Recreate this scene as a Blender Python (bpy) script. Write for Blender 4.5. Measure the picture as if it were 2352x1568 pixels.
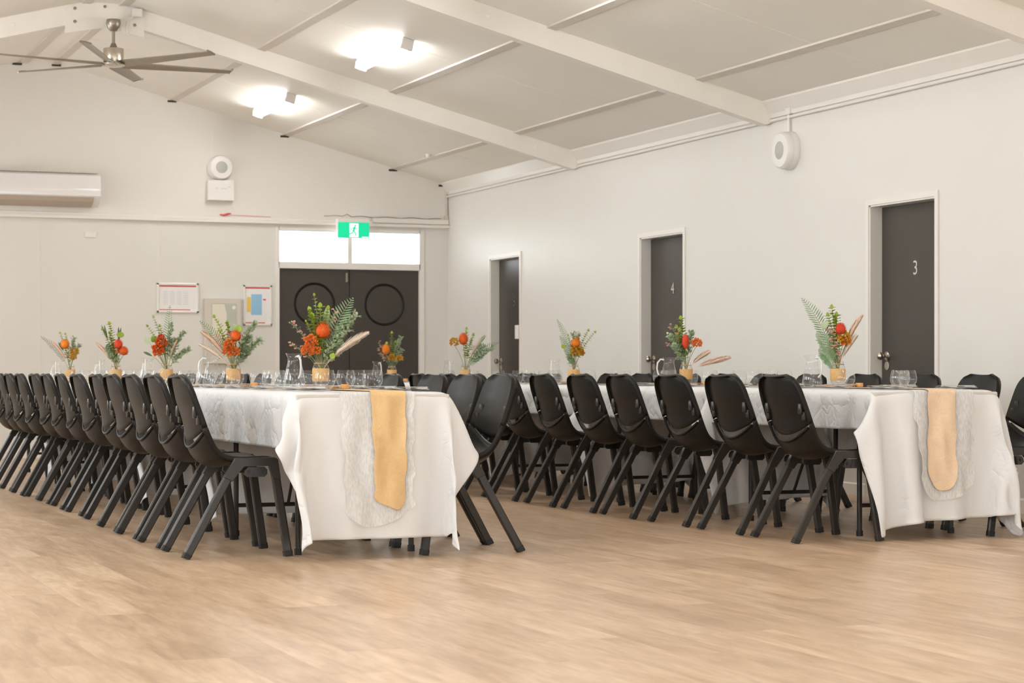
import bpy, bmesh, math, random
import numpy as np
from mathutils import Vector, Matrix

for o in list(bpy.data.objects): bpy.data.objects.remove(o)
S = bpy.context.scene
COL = S.collection
PI = math.pi

# ------------------------------------------------------------------ camera
F_PX, HZ, YAW, CAM_H = 4750.0, 853.0, math.radians(21.447), 0.86
cam_d = bpy.data.cameras.new('camera'); cam = bpy.data.objects.new('camera', cam_d); COL.objects.link(cam)
cam.location = (0, 0, CAM_H); cam.rotation_euler = (PI/2, 0, -YAW)
cam_d.sensor_width = 36; cam_d.lens = F_PX/2352*36
cam_d.shift_y = (HZ-784)/2352; cam_d.clip_start = .05; cam_d.clip_end = 200
cam_d.dof.use_dof = True; cam_d.dof.focus_distance = 10.2; cam_d.dof.aperture_fstop = 7.0
S.camera = cam

# ------------------------------------------------------------------ light and exposure
S.view_settings.view_transform = 'Standard'; S.view_settings.look = 'None'
S.view_settings.gamma = 1; S.view_settings.use_curve_mapping = False
S.view_settings.exposure = 0.0
S.cycles.transparent_max_bounces = 24
w = bpy.data.worlds.new('sky'); S.world = w; w.use_nodes = True
bg = w.node_tree.nodes['Background']; bg.inputs[0].default_value = (.92, .97, 1, 1); bg.inputs[1].default_value = 5.0

def area(name, loc, rot, sx, sy, power, color=(1, 1, 1), spread=180):
    l = bpy.data.lights.new(name, 'AREA'); l.shape = 'RECTANGLE'; l.size = sx; l.size_y = sy
    l.energy = power; l.color = color; l.spread = math.radians(spread)
    o = bpy.data.objects.new(name, l); COL.objects.link(o); o.location = loc; o.rotation_euler = rot
    return o
DAY = (.80, .92, 1.0)
# daylight outside the windows behind the camera (facing +Y)
for k, x in enumerate((.6, 3.16, 5.7)):
    area('daylight_back', (x, -4.35, 1.55), (PI/2, 0, PI), 2.2, 1.9, 390, DAY)
# daylight outside the windows of the left wall (facing +X)
WIN_L = (1.0, 4.6, 8.2, 11.9, 15.5, 19.1)
for y in WIN_L:
    area('daylight_left', (-1.45, y, 1.75), (PI/2, 0, -PI/2), 1.9, 1.3, 62, (.90, .96, 1.0))
# daylight over the double door (facing -Y)
area('daylight_transom', (6.39, 21.3, 2.2), (PI/2, 0, 0), 1.5, .34, 1300, (1.0, 1.0, .98))
LAMP_EMIT = 42.0

# ------------------------------------------------------------------ helpers
def tag(o, label=None, cat=None, group=None, kind=None):
    if label: o['label'] = label
    if cat: o['category'] = cat
    if group: o['group'] = group
    if kind: o['kind'] = kind
    return o
def empty(name, loc=(0, 0, 0), rz=0, label=None, cat=None, group=None, kind=None):
    o = bpy.data.objects.new(name, None); COL.objects.link(o)
    o.location = loc; o.rotation_euler = (0, 0, rz); o.empty_display_size = .1
    return tag(o, label, cat, group, kind)
def obj(name, bm, m, parent=None, smooth=None, label=None, loc=None):
    """link a bmesh as one mesh object; smooth = auto smooth angle in degrees"""
    bmesh.ops.recalc_face_normals(bm, faces=bm.faces)
    me = bpy.data.meshes.new(name); 
    if smooth is not None:
        a = math.radians(smooth)
        for f in bm.faces: f.smooth = True
        for e in bm.edges:
            if len(e.link_faces) == 2 and e.calc_face_angle(0) > a: e.smooth = False
    bm.to_mesh(me); bm.free()
    for mm in (m if isinstance(m, (list, tuple)) else [m]): me.materials.append(mm)
    o = bpy.data.objects.new(name, me); COL.objects.link(o)
    if parent: o.parent = parent
    if loc: o.location = loc
    if label: o['label'] = label
    return o
def copy_tree(o, parent=None):
    c = o.copy(); COL.objects.link(c); c.parent = parent
    for ch in list(o.children): copy_tree(ch, c)
    return c
def new(): return bmesh.new()
def box(bm, x0, x1, y0, y1, z0, z1, mi=0, bev=0):
    r = bmesh.ops.create_cube(bm, size=1)
    for v in r['verts']:
        v.co = Vector(((x0+x1)/2+v.co.x*(x1-x0), (y0+y1)/2+v.co.y*(y1-y0), (z0+z1)/2+v.co.z*(z1-z0)))
    fs = set(f for v in r['verts'] for f in v.link_faces)
    for f in fs: f.material_index = mi
    if bev:
        es = set(e for v in r['verts'] for e in v.link_edges)
        rr = bmesh.ops.bevel(bm, geom=list(es), offset=bev, segments=2, affect='EDGES', profile=.5)
        for f in rr['faces']: f.material_index = mi
    return bm
def poly_prism(bm, pts, axis, a0, a1, mi=0):
    """extrude polygon pts (2D) along axis 'x','y','z' from a0 to a1"""
    def P(p, a):
        if axis == 'x': return (a, p[0], p[1])
        if axis == 'y': return (p[0], a, p[1])
        return (p[0], p[1], a)
    A = [bm.verts.new(P(p, a0)) for p in pts]; B = [bm.verts.new(P(p, a1)) for p in pts]
    fs = [bm.faces.new(A), bm.faces.new(B[::-1])]
    n = len(pts)
    for i in range(n): fs.append(bm.faces.new((A[i], B[i], B[(i+1) % n], A[(i+1) % n])))
    for f in fs: f.material_index = mi
    return bm
def tube(bm, pts, r, n=8, cap=True, mi=0):
    pts = [Vector(p) for p in pts]; rr = r if isinstance(r, (list, tuple)) else [r]*len(pts)
    rings = []; up = None
    for i, p in enumerate(pts):
        t = (pts[min(i+1, len(pts)-1)]-pts[max(i-1, 0)]).normalized()
        if up is None:
            up = Vector((0, 0, 1)) if abs(t.z) < .9 else Vector((1, 0, 0))
        a = t.cross(up).normalized(); b = a.cross(t).normalized(); up = b
        rings.append([bm.verts.new(p+rr[i]*(a*math.cos(2*PI*k/n)+b*math.sin(2*PI*k/n))) for k in range(n)])
    for A, B in zip(rings, rings[1:]):
        for k in range(n):
            f = bm.faces.new((A[k], A[(k+1) % n], B[(k+1) % n], B[k])); f.material_index = mi
    if cap:
        bm.faces.new(rings[0][::-1]).material_index = mi; bm.faces.new(rings[-1]).material_index = mi
    return bm
def lathe(bm, prof, n=24, c=(0, 0, 0), mi=0, axis='z', close=False):
    rings = []
    for r, z in prof:
        if r < 1e-6:
            q = [(0, 0, z)]
        else: q = [(r*math.cos(2*PI*k/n), r*math.sin(2*PI*k/n), z) for k in range(n)]
        if axis == 'x': q = [(p[2], p[0], p[1]) for p in q]
        if axis == 'y': q = [(p[0], p[2], p[1]) for p in q]
        rings.append([bm.verts.new(Vector(p)+Vector(c)) for p in q])
    for A, B in zip(rings, rings[1:]):
        for k in range(n):
            a0, a1 = A[k % len(A)], A[(k+1) % len(A)]; b0, b1 = B[k % len(B)], B[(k+1) % len(B)]
            vs = []
            for v in (a0, a1, b1, b0):
                if v not in vs: vs.append(v)
            if len(vs) >= 3: bm.faces.new(vs).material_index = mi
    return bm
def bar(bm, p, q, wx, wy, mi=0, bev=.004):
    """rounded rectangular bar from p to q; wx wide in the x/z plane, wy wide along y"""
    p, q = Vector(p), Vector(q); t = (q-p).normalized()
    b = Vector((0, 1, 0)); b = (b-t*b.dot(t)).normalized(); a = b.cross(t).normalized()
    hx, hy = wx/2, wy/2; k = min(hx, hy)*.45
    sec = [(-hx+k, -hy), (hx-k, -hy), (hx, -hy+k), (hx, hy-k), (hx-k, hy), (-hx+k, hy), (-hx, hy-k), (-hx, -hy+k)]
    A = [bm.verts.new(p+a*u+b*v) for u, v in sec]; B = [bm.verts.new(q+a*u+b*v) for u, v in sec]
    for i in range(8): bm.faces.new((A[i], A[(i+1) % 8], B[(i+1) % 8], B[i]))
    bm.faces.new(A[::-1]); bm.faces.new(B)
    return bm
def text_mesh(name, s, size, mat, parent, loc, rot, depth=.002, align='CENTER'):
    cu = bpy.data.curves.new('lettering', 'FONT'); cu.body = s; cu.size = size; cu.extrude = depth
    cu.align_x = align; cu.align_y = 'CENTER'
    t = bpy.data.objects.new('lettering', cu); COL.objects.link(t)
    dg = bpy.context.evaluated_depsgraph_get(); me = bpy.data.meshes.new_from_object(t.evaluated_get(dg))
    bpy.data.objects.remove(t); me.materials.clear(); me.materials.append(mat)
    o = bpy.data.objects.new(name, me); COL.objects.link(o); o.parent = parent
    o.location = loc; o.rotation_euler = rot
    return o

# ------------------------------------------------------------------ materials
def mat(name, col, rough=.5, metal=0, spec=.5, **kw):
    m = bpy.data.materials.new(name); m.use_nodes = True
    b = m.node_tree.nodes['Principled BSDF']
    b.inputs['Base Color'].default_value = (*col, 1); b.inputs['Roughness'].default_value = rough
    b.inputs['Metallic'].default_value = metal; b.inputs['Specular IOR Level'].default_value = spec
    for k, v in kw.items():
        k = k.replace('_', ' ')
        b.inputs[k].default_value = v
    return m
def N(m, t, **kw):
    n = m.node_tree.nodes.new(t)
    for k, v in kw.items(): setattr(n, k, v)
    return n
def L(m, a, b): m.node_tree.links.new(a, b)
def B(m): return m.node_tree.nodes['Principled BSDF']
def noise_tint(m, col2, scale=3.0, amount=.5, detail=4, stretch=(1, 1, 1), bump=0, bscale=None, coord='Object'):
    """mix the base colour with col2 through noise, add a little bump"""
    b = B(m); tc = N(m, 'ShaderNodeTexCoord'); mp = N(m, 'ShaderNodeMapping'); mp.inputs['Scale'].default_value = stretch
    L(m, tc.outputs[coord], mp.inputs[0])
    nz = N(m, 'ShaderNodeTexNoise'); nz.inputs['Scale'].default_value = scale; nz.inputs['Detail'].default_value = detail
    L(m, mp.outputs[0], nz.inputs['Vector'])
    mx = N(m, 'ShaderNodeMix', data_type='RGBA')
    mx.inputs[6].default_value = b.inputs['Base Color'].default_value[:]; mx.inputs[7].default_value = (*col2, 1)
    mr = N(m, 'ShaderNodeMapRange'); mr.inputs[1].default_value = .35; mr.inputs[2].default_value = .65; mr.inputs[4].default_value = amount
    L(m, nz.outputs[0], mr.inputs[0]); L(m, mr.outputs[0], mx.inputs[0]); L(m, mx.outputs[2], b.inputs['Base Color'])
    if bump:
        n2 = N(m, 'ShaderNodeTexNoise'); n2.inputs['Scale'].default_value = bscale or scale*8; n2.inputs['Detail'].default_value = 3
        L(m, mp.outputs[0], n2.inputs['Vector'])
        bp = N(m, 'ShaderNodeBump'); bp.inputs['Strength'].default_value = bump; bp.inputs['Distance'].default_value = .01
        L(m, n2.outputs[0], bp.inputs['Height']); L(m, bp.outputs[0], b.inputs['Normal'])
    return m
def emis(name, col, st):
    m = mat(name, col, .5); b = B(m); b.inputs['Emission Color'].default_value = (*col, 1); b.inputs['Emission Strength'].default_value = st
    return m
def glass(name, tint=(1, 1, 1), k=1.0, edge_haze=0.0):
    """thin clear glass: transparent, with Fresnel reflection and a painted white edge haze"""
    m = bpy.data.materials.new(name); m.use_nodes = True; nt = m.node_tree; nt.nodes.clear()
    o = N(m, 'ShaderNodeOutputMaterial'); tr = N(m, 'ShaderNodeBsdfTransparent'); gl = N(m, 'ShaderNodeBsdfGlossy')
    tr.inputs[0].default_value = (*tint, 1); gl.inputs['Roughness'].default_value = .03
    lw = N(m, 'ShaderNodeLayerWeight'); lw.inputs[0].default_value = .5
    pw = N(m, 'ShaderNodeMath', operation='POWER'); pw.inputs[1].default_value = 4.0; L(m, lw.outputs['Facing'], pw.inputs[0])
    ma = N(m, 'ShaderNodeMath', operation='MULTIPLY_ADD'); ma.inputs[1].default_value = .6*k; ma.inputs[2].default_value = .045*k; L(m, pw.outputs[0], ma.inputs[0])
    mx = N(m, 'ShaderNodeMixShader'); L(m, ma.outputs[0], mx.inputs[0]); L(m, tr.outputs[0], mx.inputs[1]); L(m, gl.outputs[0], mx.inputs[2])
    df = N(m, 'ShaderNodeBsdfTranslucent'); df.inputs[0].default_value = (.9, .9, .9, 1); d2 = N(m, 'ShaderNodeBsdfDiffuse'); d2.inputs[0].default_value = (.9, .9, .9, 1)
    a2 = N(m, 'ShaderNodeMixShader'); a2.inputs[0].default_value = .5; L(m, df.outputs[0], a2.inputs[1]); L(m, d2.outputs[0], a2.inputs[2])
    p2 = N(m, 'ShaderNodeMath', operation='MULTIPLY_ADD'); p2.inputs[1].default_value = .35*edge_haze; p2.inputs[2].default_value = .02*edge_haze; L(m, pw.outputs[0], p2.inputs[0])  # white haze painted in, strongest at grazing edges, standing in for rim highlights
    m2 = N(m, 'ShaderNodeMixShader'); L(m, p2.outputs[0], m2.inputs[0]); L(m, mx.outputs[0], m2.inputs[1]); L(m, a2.outputs[0], m2.inputs[2])
    L(m, m2.outputs[0], o.inputs[0]); return m

M = {}
M['wall'] = noise_tint(mat('painted_wall', (.755, .73, .68), .38, spec=.45), (.735, .71, .66), 1.2, .6, bump=.02, bscale=40)
M['gable'] = noise_tint(mat('painted_gable', (.78, .74, .685), .5), (.76, .72, .665), 1.2, .6)
M['ceiling'] = noise_tint(mat('ceiling_sheet', (.88, .835, .76), .6), (.85, .805, .73), 1.5, .6)
M['trim'] = noise_tint(mat('white_trim', (.82, .78, .72), .35), (.79, .75, .69), 4, .5)
M['beam'] = noise_tint(mat('painted_beam', (.90, .85, .78), .42), (.87, .82, .75), 6, .6)
M['batten'] = noise_tint(mat('painted_batten', (.66, .60, .53), .5), (.62, .56, .49), 6, .6)
M['dark_gap'] = noise_tint(mat('dark_gap', (.06, .045, .03), .8), (.04, .03, .02), 20, .5)
M['door'] = noise_tint(mat('dark_door', (.060, .051, .043), .30, spec=.35), (.055, .046, .038), 9, .5)
M['white_plastic'] = noise_tint(mat('white_plastic', (.84, .81, .77), .25), (.82, .79, .75), 8, .4)
M['grey_mesh'] = noise_tint(mat('speaker_mesh', (.50, .49, .46), .6), (.45, .44, .41), 300, .6)
M['nickel'] = noise_tint(mat('brushed_nickel', (.62, .56, .48), .25, 1), (.5, .45, .38), 30, .4)
M['dark_nickel'] = noise_tint(mat('brushed_dark_nickel', (.34, .29, .235), .35, .8), (.27, .23, .185), 30, .4)
M['blade'] = noise_tint(mat('fan_blade', (.34, .30, .24), .4, .35), (.29, .25, .20), 12, .4)
M['steel'] = noise_tint(mat('steel', (.7, .7, .68), .2, 1), (.6, .6, .58), 40, .4)
M['black'] = noise_tint(mat('black_plastic', (.0072, .0058, .0044), .42, spec=.26), (.0095, .0078, .006), 5, .7, bump=.05, bscale=260)
M['black_leg'] = noise_tint(mat('charcoal_leg', (.020, .0165, .0138), .32, spec=.5), (.028, .0235, .020), 7, .7)
M['black_rubber'] = noise_tint(mat('black_rubber', (.012, .011, .010), .6), (.02, .018, .016), 20, .7)
M['paper'] = noise_tint(mat('paper', (.86, .83, .81), .35), (.83, .81, .79), 30, .4)
M['red'] = noise_tint(mat('red_print', (.62, .09, .07), .5), (.5, .07, .06), 30, .4)
M['pink'] = noise_tint(mat('pink_print', (.75, .08, .22), .5), (.6, .07, .2), 30, .4)
M['blue'] = noise_tint(mat('blue_print', (.30, .55, .75), .5), (.33, .57, .77), 30, .4)
M['yellow'] = noise_tint(mat('yellow_print', (.85, .60, .12), .5), (.8, .56, .12), 30, .4)
M['grey_print'] = noise_tint(mat('grey_print', (.55, .55, .56), .5), (.7, .7, .7), 60, .6)
M['lamp'] = emis('lamp_diffuser', (1, 1, .99), LAMP_EMIT)
M['exit_green'] = emis('exit_green', (.0, .62, .30), .55)
M['exit_white'] = emis('exit_white', (1, 1, .97), .9)
M['pane'] = glass('window_glass')
M['glass'] = glass('table_glass', (.985, .99, .99), 1.0, 1.0)
M['water'] = glass('water', (.96, .97, .97), .6, .8)
M['twine'] = noise_tint(mat('twine', (.55, .38, .2), .8), (.4, .27, .13), 90, .6)
M['wood_slice'] = noise_tint(mat('wood_slice', (.42, .26, .14), .6), (.3, .17, .08), 20, .7)
M['amber'] = noise_tint(mat('amber_wax', (.80, .42, .16), .4), (.7, .35, .12), 30, .5)
M['table_grey'] = noise_tint(mat('table_plastic', (.62, .60, .56), .5), (.56, .54, .5), 30, .5)

# floor: oak laminate boards running away from the camera
def floor_mat():
    m = mat('oak_laminate', (.6, .42, .27), .34, spec=.55); b = B(m)
    tc = N(m, 'ShaderNodeTexCoord'); sp = N(m, 'ShaderNodeSeparateXYZ'); cb = N(m, 'ShaderNodeCombineXYZ')
    L(m, tc.outputs['Object'], sp.inputs[0]); L(m, sp.outputs[1], cb.inputs[0]); L(m, sp.outputs[0], cb.inputs[1])
    br = N(m, 'ShaderNodeTexBrick'); br.offset = .37; br.offset_frequency = 3
    for k, v in {'Scale': 1, 'Brick Width': 1.22, 'Row Height': .185, 'Mortar Size': .0012, 'Mortar Smooth': .6, 'Bias': 0}.items(): br.inputs[k].default_value = v
    br.inputs['Color1'].default_value = (0, 0, 0, 1); br.inputs['Color2'].default_value = (1, 1, 1, 1); br.inputs['Mortar'].default_value = (.5, .5, .5, 1)
    L(m, cb.outputs[0], br.inputs['Vector'])
    # grain: per board offset, stretched along the board
    mp = N(m, 'ShaderNodeMapping'); mp.inputs['Scale'].default_value = (1.4, 9, 1); L(m, cb.outputs[0], mp.inputs[0])
    ad = N(m, 'ShaderNodeVectorMath', operation='MULTIPLY_ADD'); ad.inputs[1].default_value = (7, 13, 5)
    L(m, br.outputs['Color'], ad.inputs[0]); L(m, mp.outputs[0], ad.inputs[2])
    n1 = N(m, 'ShaderNodeTexNoise'); n1.inputs['Scale'].default_value = 1.3; n1.inputs['Detail'].default_value = 6; n1.inputs['Distortion'].default_value = .6
    L(m, ad.outputs[0], n1.inputs['Vector'])
    n2 = N(m, 'ShaderNodeTexNoise'); n2.inputs['Scale'].default_value = 5; n2.inputs['Detail'].default_value = 6; L(m, ad.outputs[0], n2.inputs['Vector'])
    r1 = N(m, 'ShaderNodeValToRGB'); e = r1.color_ramp.elements
    e[0].position = .30; e[0].color = (.48, .33, .21, 1); e[1].position = .68; e[1].color = (.67, .505, .355, 1)
    x = e.new(.48); x.color = (.585, .42, .28, 1)
    L(m, n1.outputs[0], r1.inputs[0])
    mx = N(m, 'ShaderNodeMix', data_type='RGBA', blend_type='MULTIPLY'); mx.inputs[0].default_value = 1
    r2 = N(m, 'ShaderNodeValToRGB'); e = r2.color_ramp.elements; e[0].position = .32; e[0].color = (.87, .85, .82, 1); e[1].position = .62; e[1].color = (1.05, 1.05, 1.05, 1)
    L(m, n2.outputs[0], r2.inputs[0]); L(m, r1.outputs[0], mx.inputs[6]); L(m, r2.outputs[0], mx.inputs[7])
    r3 = N(m, 'ShaderNodeValToRGB'); e = r3.color_ramp.elements; e[0].color = (.86, .83, .80, 1); e[1].color = (1.06, 1.06, 1.05, 1)
    L(m, br.outputs['Color'], r3.inputs[0])
    m2 = N(m, 'ShaderNodeMix', data_type='RGBA', blend_type='MULTIPLY'); m2.inputs[0].default_value = 1
    L(m, mx.outputs[2], m2.inputs[6]); L(m, r3.outputs[0], m2.inputs[7])
    m3 = N(m, 'ShaderNodeMix', data_type='RGBA'); m3.inputs[7].default_value = (.30, .2, .12, 1)
    fm = N(m, 'ShaderNodeMath', operation='MULTIPLY'); fm.inputs[1].default_value = .45
    L(m, br.outputs['Fac'], fm.inputs[0]); L(m, fm.outputs[0], m3.inputs[0]); L(m, m2.outputs[2], m3.inputs[6]); L(m, m3.outputs[2], b.inputs['Base Color'])
    bp = N(m, 'ShaderNodeBump'); bp.inputs['Strength'].default_value = .08; bp.inputs['Distance'].default_value = .004
    L(m, n2.outputs[0], bp.inputs['Height']); L(m, bp.outputs[0], b.inputs['Normal'])
    return m
M['floor'] = floor_mat()

def cloth_mat(name, col, crease=.5, trans=.25, rough=.75):
    m = mat(name, col, rough, spec=.2); b = B(m)
    tc = N(m, 'ShaderNodeTexCoord'); mp = N(m, 'ShaderNodeMapping'); mp.inputs['Scale'].default_value = (1, 1, 1)
    L(m, tc.outputs['Object'], mp.inputs[0])
    nz = N(m, 'ShaderNodeTexNoise'); nz.inputs['Scale'].default_value = 5; nz.inputs['Detail'].default_value = 3
    L(m, mp.outputs[0], nz.inputs['Vector'])
    ad = N(m, 'ShaderNodeVectorMath', operation='MULTIPLY_ADD'); ad.inputs[1].default_value = (.35, .35, .35)
    L(m, nz.outputs['Color'], ad.inputs[0]); L(m, mp.outputs[0], ad.inputs[2])
    vo = N(m, 'ShaderNodeTexVoronoi', feature='DISTANCE_TO_EDGE'); vo.inputs['Scale'].default_value = 7
    L(m, ad.outputs[0], vo.inputs['Vector'])
    pw = N(m, 'ShaderNodeMath', operation='POWER'); pw.inputs[1].default_value = .45; L(m, vo.outputs['Distance'], pw.inputs[0])
    n3 = N(m, 'ShaderNodeTexNoise'); n3.inputs['Scale'].default_value = 16; n3.inputs['Detail'].default_value = 5; L(m, mp.outputs[0], n3.inputs['Vector'])
    sm = N(m, 'ShaderNodeMath', operation='MULTIPLY_ADD'); sm.inputs[1].default_value = .6
    L(m, n3.outputs[0], sm.inputs[0]); L(m, pw.outputs[0], sm.inputs[2])
    # the crumpling is strong on the long sides, faint on the end that hangs down
    ge = N(m, 'ShaderNodeNewGeometry'); sx = N(m, 'ShaderNodeSeparateXYZ'); L(m, ge.outputs['Normal'], sx.inputs[0])
    ab = N(m, 'ShaderNodeMath', operation='ABSOLUTE'); L(m, sx.outputs[0], ab.inputs[0])
    mr = N(m, 'ShaderNodeMapRange'); mr.inputs[1].default_value = .6; mr.inputs[2].default_value = .95; mr.inputs[3].default_value = crease*.2; mr.inputs[4].default_value = crease
    L(m, ab.outputs[0], mr.inputs[0])
    bp = N(m, 'ShaderNodeBump'); bp.inputs['Distance'].default_value = .02; L(m, mr.outputs[0], bp.inputs['Strength'])
    L(m, sm.outputs[0], bp.inputs['Height']); L(m, bp.outputs[0], b.inputs['Normal'])
    tl = N(m, 'ShaderNodeBsdfTranslucent'); tl.inputs[0].default_value = (*[c*.95 for c in col], 1); L(m, bp.outputs[0], tl.inputs['Normal'])
    mx = N(m, 'ShaderNodeMixShader'); mx.inputs[0].default_value = trans
    out = [n for n in m.node_tree.nodes if n.type == 'OUTPUT_MATERIAL'][0]
    L(m, b.outputs[0], mx.inputs[1]); L(m, tl.outputs[0], mx.inputs[2]); L(m, mx.outputs[0], out.inputs[0])
    return m
M['cloth'] = cloth_mat('white_cotton', (.885, .885, .89), .5, .18)
M['napkin'] = cloth_mat('napkin_cotton', (.86, .85, .84), .2)
def weave_mat(name, col, col2, alpha, scale):
    m = mat(name, col, .85, spec=.15); b = B(m); noise_tint(m, col2, 14, .7)
    tc = N(m, 'ShaderNodeTexCoord'); nz = N(m, 'ShaderNodeTexNoise'); nz.inputs['Scale'].default_value = scale; nz.inputs['Detail'].default_value = 4
    L(m, tc.outputs['Object'], nz.inputs['Vector'])
    mr = N(m, 'ShaderNodeMapRange'); mr.inputs[1].default_value = .35; mr.inputs[2].default_value = .6; mr.inputs[3].default_value = alpha; mr.inputs[4].default_value = min(1, alpha+.45)
    L(m, nz.outputs[0], mr.inputs[0]); L(m, mr.outputs[0], b.inputs['Alpha'])
    bp = N(m, 'ShaderNodeBump'); bp.inputs['Strength'].default_value = .5; bp.inputs['Distance'].default_value = .006
    L(m, nz.outputs[0], bp.inputs['Height']); L(m, bp.outputs[0], b.inputs['Normal'])
    return m
M['burlap'] = weave_mat('hessian', (.78, .55, .29), (.70, .48, .24), .95, 110)
M['burlap_pale'] = weave_mat('pale_hessian', (.84, .65, .46), (.77, .57, .39), .95, 110)
M['jar_band'] = noise_tint(mat('jar_band', (.66, .41, .17), .9), (.54, .32, .12), 120, .7)
def gauze_mat():
    m = bpy.data.materials.new('white_gauze'); m.use_nodes = True; m.node_tree.nodes.clear(); o = N(m, 'ShaderNodeOutputMaterial')
    d = N(m, 'ShaderNodeBsdfDiffuse'); d.inputs[0].default_value = (.9, .9, .89, 1); t = N(m, 'ShaderNodeBsdfTranslucent'); t.inputs[0].default_value = (.9, .9, .89, 1)
    a = N(m, 'ShaderNodeMixShader'); a.inputs[0].default_value = .25; L(m, d.outputs[0], a.inputs[1]); L(m, t.outputs[0], a.inputs[2])
    tr = N(m, 'ShaderNodeBsdfTransparent'); tc = N(m, 'ShaderNodeTexCoord'); mp = N(m, 'ShaderNodeMapping'); mp.inputs['Scale'].default_value = (1, .3, .22); L(m, tc.outputs['Object'], mp.inputs[0])
    nz = N(m, 'ShaderNodeTexNoise'); nz.inputs['Scale'].default_value = 170; nz.inputs['Detail'].default_value = 3; L(m, mp.outputs[0], nz.inputs['Vector'])
    mr = N(m, 'ShaderNodeMapRange'); mr.inputs[1].default_value = .35; mr.inputs[2].default_value = .65; mr.inputs[3].default_value = .60; mr.inputs[4].default_value = .84; L(m, nz.outputs[0], mr.inputs[0])
    x = N(m, 'ShaderNodeMixShader'); L(m, mr.outputs[0], x.inputs[0]); L(m, tr.outputs[0], x.inputs[1]); L(m, a.outputs[0], x.inputs[2]); L(m, x.outputs[0], o.inputs[0]); return m
M['gauze'] = gauze_mat()
# plants
def leafm(n, a, b2, r=.55): 
    m = noise_tint(mat(n, a, r), b2, 25, .8); return m
M['lime'] = leafm('lime_leaf', (.36, .47, .04), (.25, .36, .03))
M['sage'] = leafm('sage_leaf', (.42, .52, .31), (.52, .60, .42))
M['fern'] = leafm('fern_leaf', (.19, .32, .16), (.28, .41, .22))
M['darkleaf'] = leafm('dark_leaf', (.07, .12, .06), (.12, .16, .09))
M['stem'] = leafm('green_stem', (.20, .26, .08), (.28, .28, .12))
M['orange'] = leafm('orange_petal', (.80, .16, .01), (.62, .08, .006), .6)
M['orange2'] = leafm('ruffled_orange_petal', (.88, .27, .05), (.74, .17, .02), .6)
M['amberfl'] = leafm('amber_petal', (.85, .30, .015), (.75, .17, .01), .6)
M['mustard'] = leafm('mustard_petal', (.72, .42, .04), (.6, .28, .03), .6)
M['redfl'] = leafm('red_petal', (.75, .07, .02), (.6, .05, .015), .6)
M['pinkbud'] = leafm('pink_bud', (.72, .28, .22), (.8, .45, .36), .6)
M['pampas'] = leafm('pampas_plume', (.86, .62, .46), (.88, .70, .56), .9)
M['pampas_pale'] = leafm('pale_pampas_plume', (.88, .78, .66), (.88, .72, .58), .9)

# ------------------------------------------------------------------ room shell
XW, YF, XL, YB = 7.486, 20.93, -1.166, -4.1
RX, EAVE, SL = 3.16, 2.861, .2613
FLATX = (2.982, 3.337); ZFLAT = EAVE+(XW-FLATX[1])*SL
def zc(x): # ceiling height
    if x > FLATX[1]: return EAVE+(XW-x)*SL
    if x < FLATX[0]: return ZFLAT-(FLATX[0]-x)*SL
    return ZFLAT
def struct(name, bm, m, label, parent=None, smooth=None, cat=None):
    o = obj(name, bm, m, parent, smooth)
    if parent is None: tag(o, label, cat or name.split('_')[0], kind='structure')
    return o
bm = new(); box(bm, XL-.1, XW+.12, YB-.1, YF+.1, -.1, 0)
struct('floor', bm, M['floor'], 'light oak laminate floor boards running the length of the hall')
DOORS = [('door_3', 11.512, 12.329, '3', 'dark single door numbered three, nearest the camera on the right wall'),
         ('door_4', 15.213, 16.044, '4', 'dark single door numbered four, in the middle of the right wall'),
         ('door_5', 18.834, 19.649, '5', 'dark single door numbered five, nearest the far corner')]
DH = 2.0
bm = new(); ys = [YB-.1]
for d in DOORS: ys += [d[1], d[2]]
ys.append(YF+.1)
for i in range(0, len(ys), 2): box(bm, XW, XW+.16, ys[i], ys[i+1], 0, 3.05)
for d in DOORS: box(bm, XW, XW+.16, d[1], d[2], DH, 3.05)
struct('wall_right', bm, M['wall'], 'cream painted long side wall with three numbered doors')
# left wall with window openings
bm = new(); e = [YB-.1]
for y in WIN_L: e += [y-.95, y+.95]
e.append(YF+.1)
for i in range(0, len(e), 2): box(bm, XL-.16, XL, e[i], e[i+1], 0, 3.05)
for y in WIN_L: box(bm, XL-.16, XL, y-.95, y+.95, 0, 1.1); box(bm, XL-.16, XL, y-.95, y+.95, 2.4, 3.05)
struct('wall_left', bm, M['wall'], 'cream painted left side wall with windows')
for k, y in enumerate(WIN_L):
    wn = empty('window_%d' % (k+2), (XL-.08, y, 1.1), 0, 'white framed window in the left wall, number %s from the back' % ('first', 'second', 'third', 'fourth', 'fifth', 'sixth')[k], 'window', kind='structure')
    bm = new()
    for s in (-.95, -.02, .91): box(bm, -.03, .03, s, s+.04, 0, 1.3)
    box(bm, -.03, .03, -.95, .95, 0, .04); box(bm, -.03, .03, -.95, .95, 1.26, 1.3)
    obj('window_frame', bm, M['trim'], wn)
    bm = new(); box(bm, -.003, .003, -.93, .93, .03, 1.27); obj('pane', bm, M['pane'], wn)
# back wall (behind the camera)
bm = new(); BW = (.6, 3.16, 5.7); e = [XL-.16]
for x in BW: e += [x-1.1, x+1.1]
e.append(XW+.16)
for i in range(0, len(e), 2): box(bm, e[i], e[i+1], YB-.12, YB, 0, 2.75)
for x in BW: box(bm, x-1.1, x+1.1, YB-.12, YB, 0, .55)
poly_prism(bm, [(XL-.16, 2.5), (XW+.16, 2.5), (XW+.16, 3.0), (RX, 4.2), (XL-.16, 3.0)], 'y', YB-.12, YB)
struct('wall_back', bm, M['wall'], 'cream painted gable wall with wide windows behind the camera')
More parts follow.
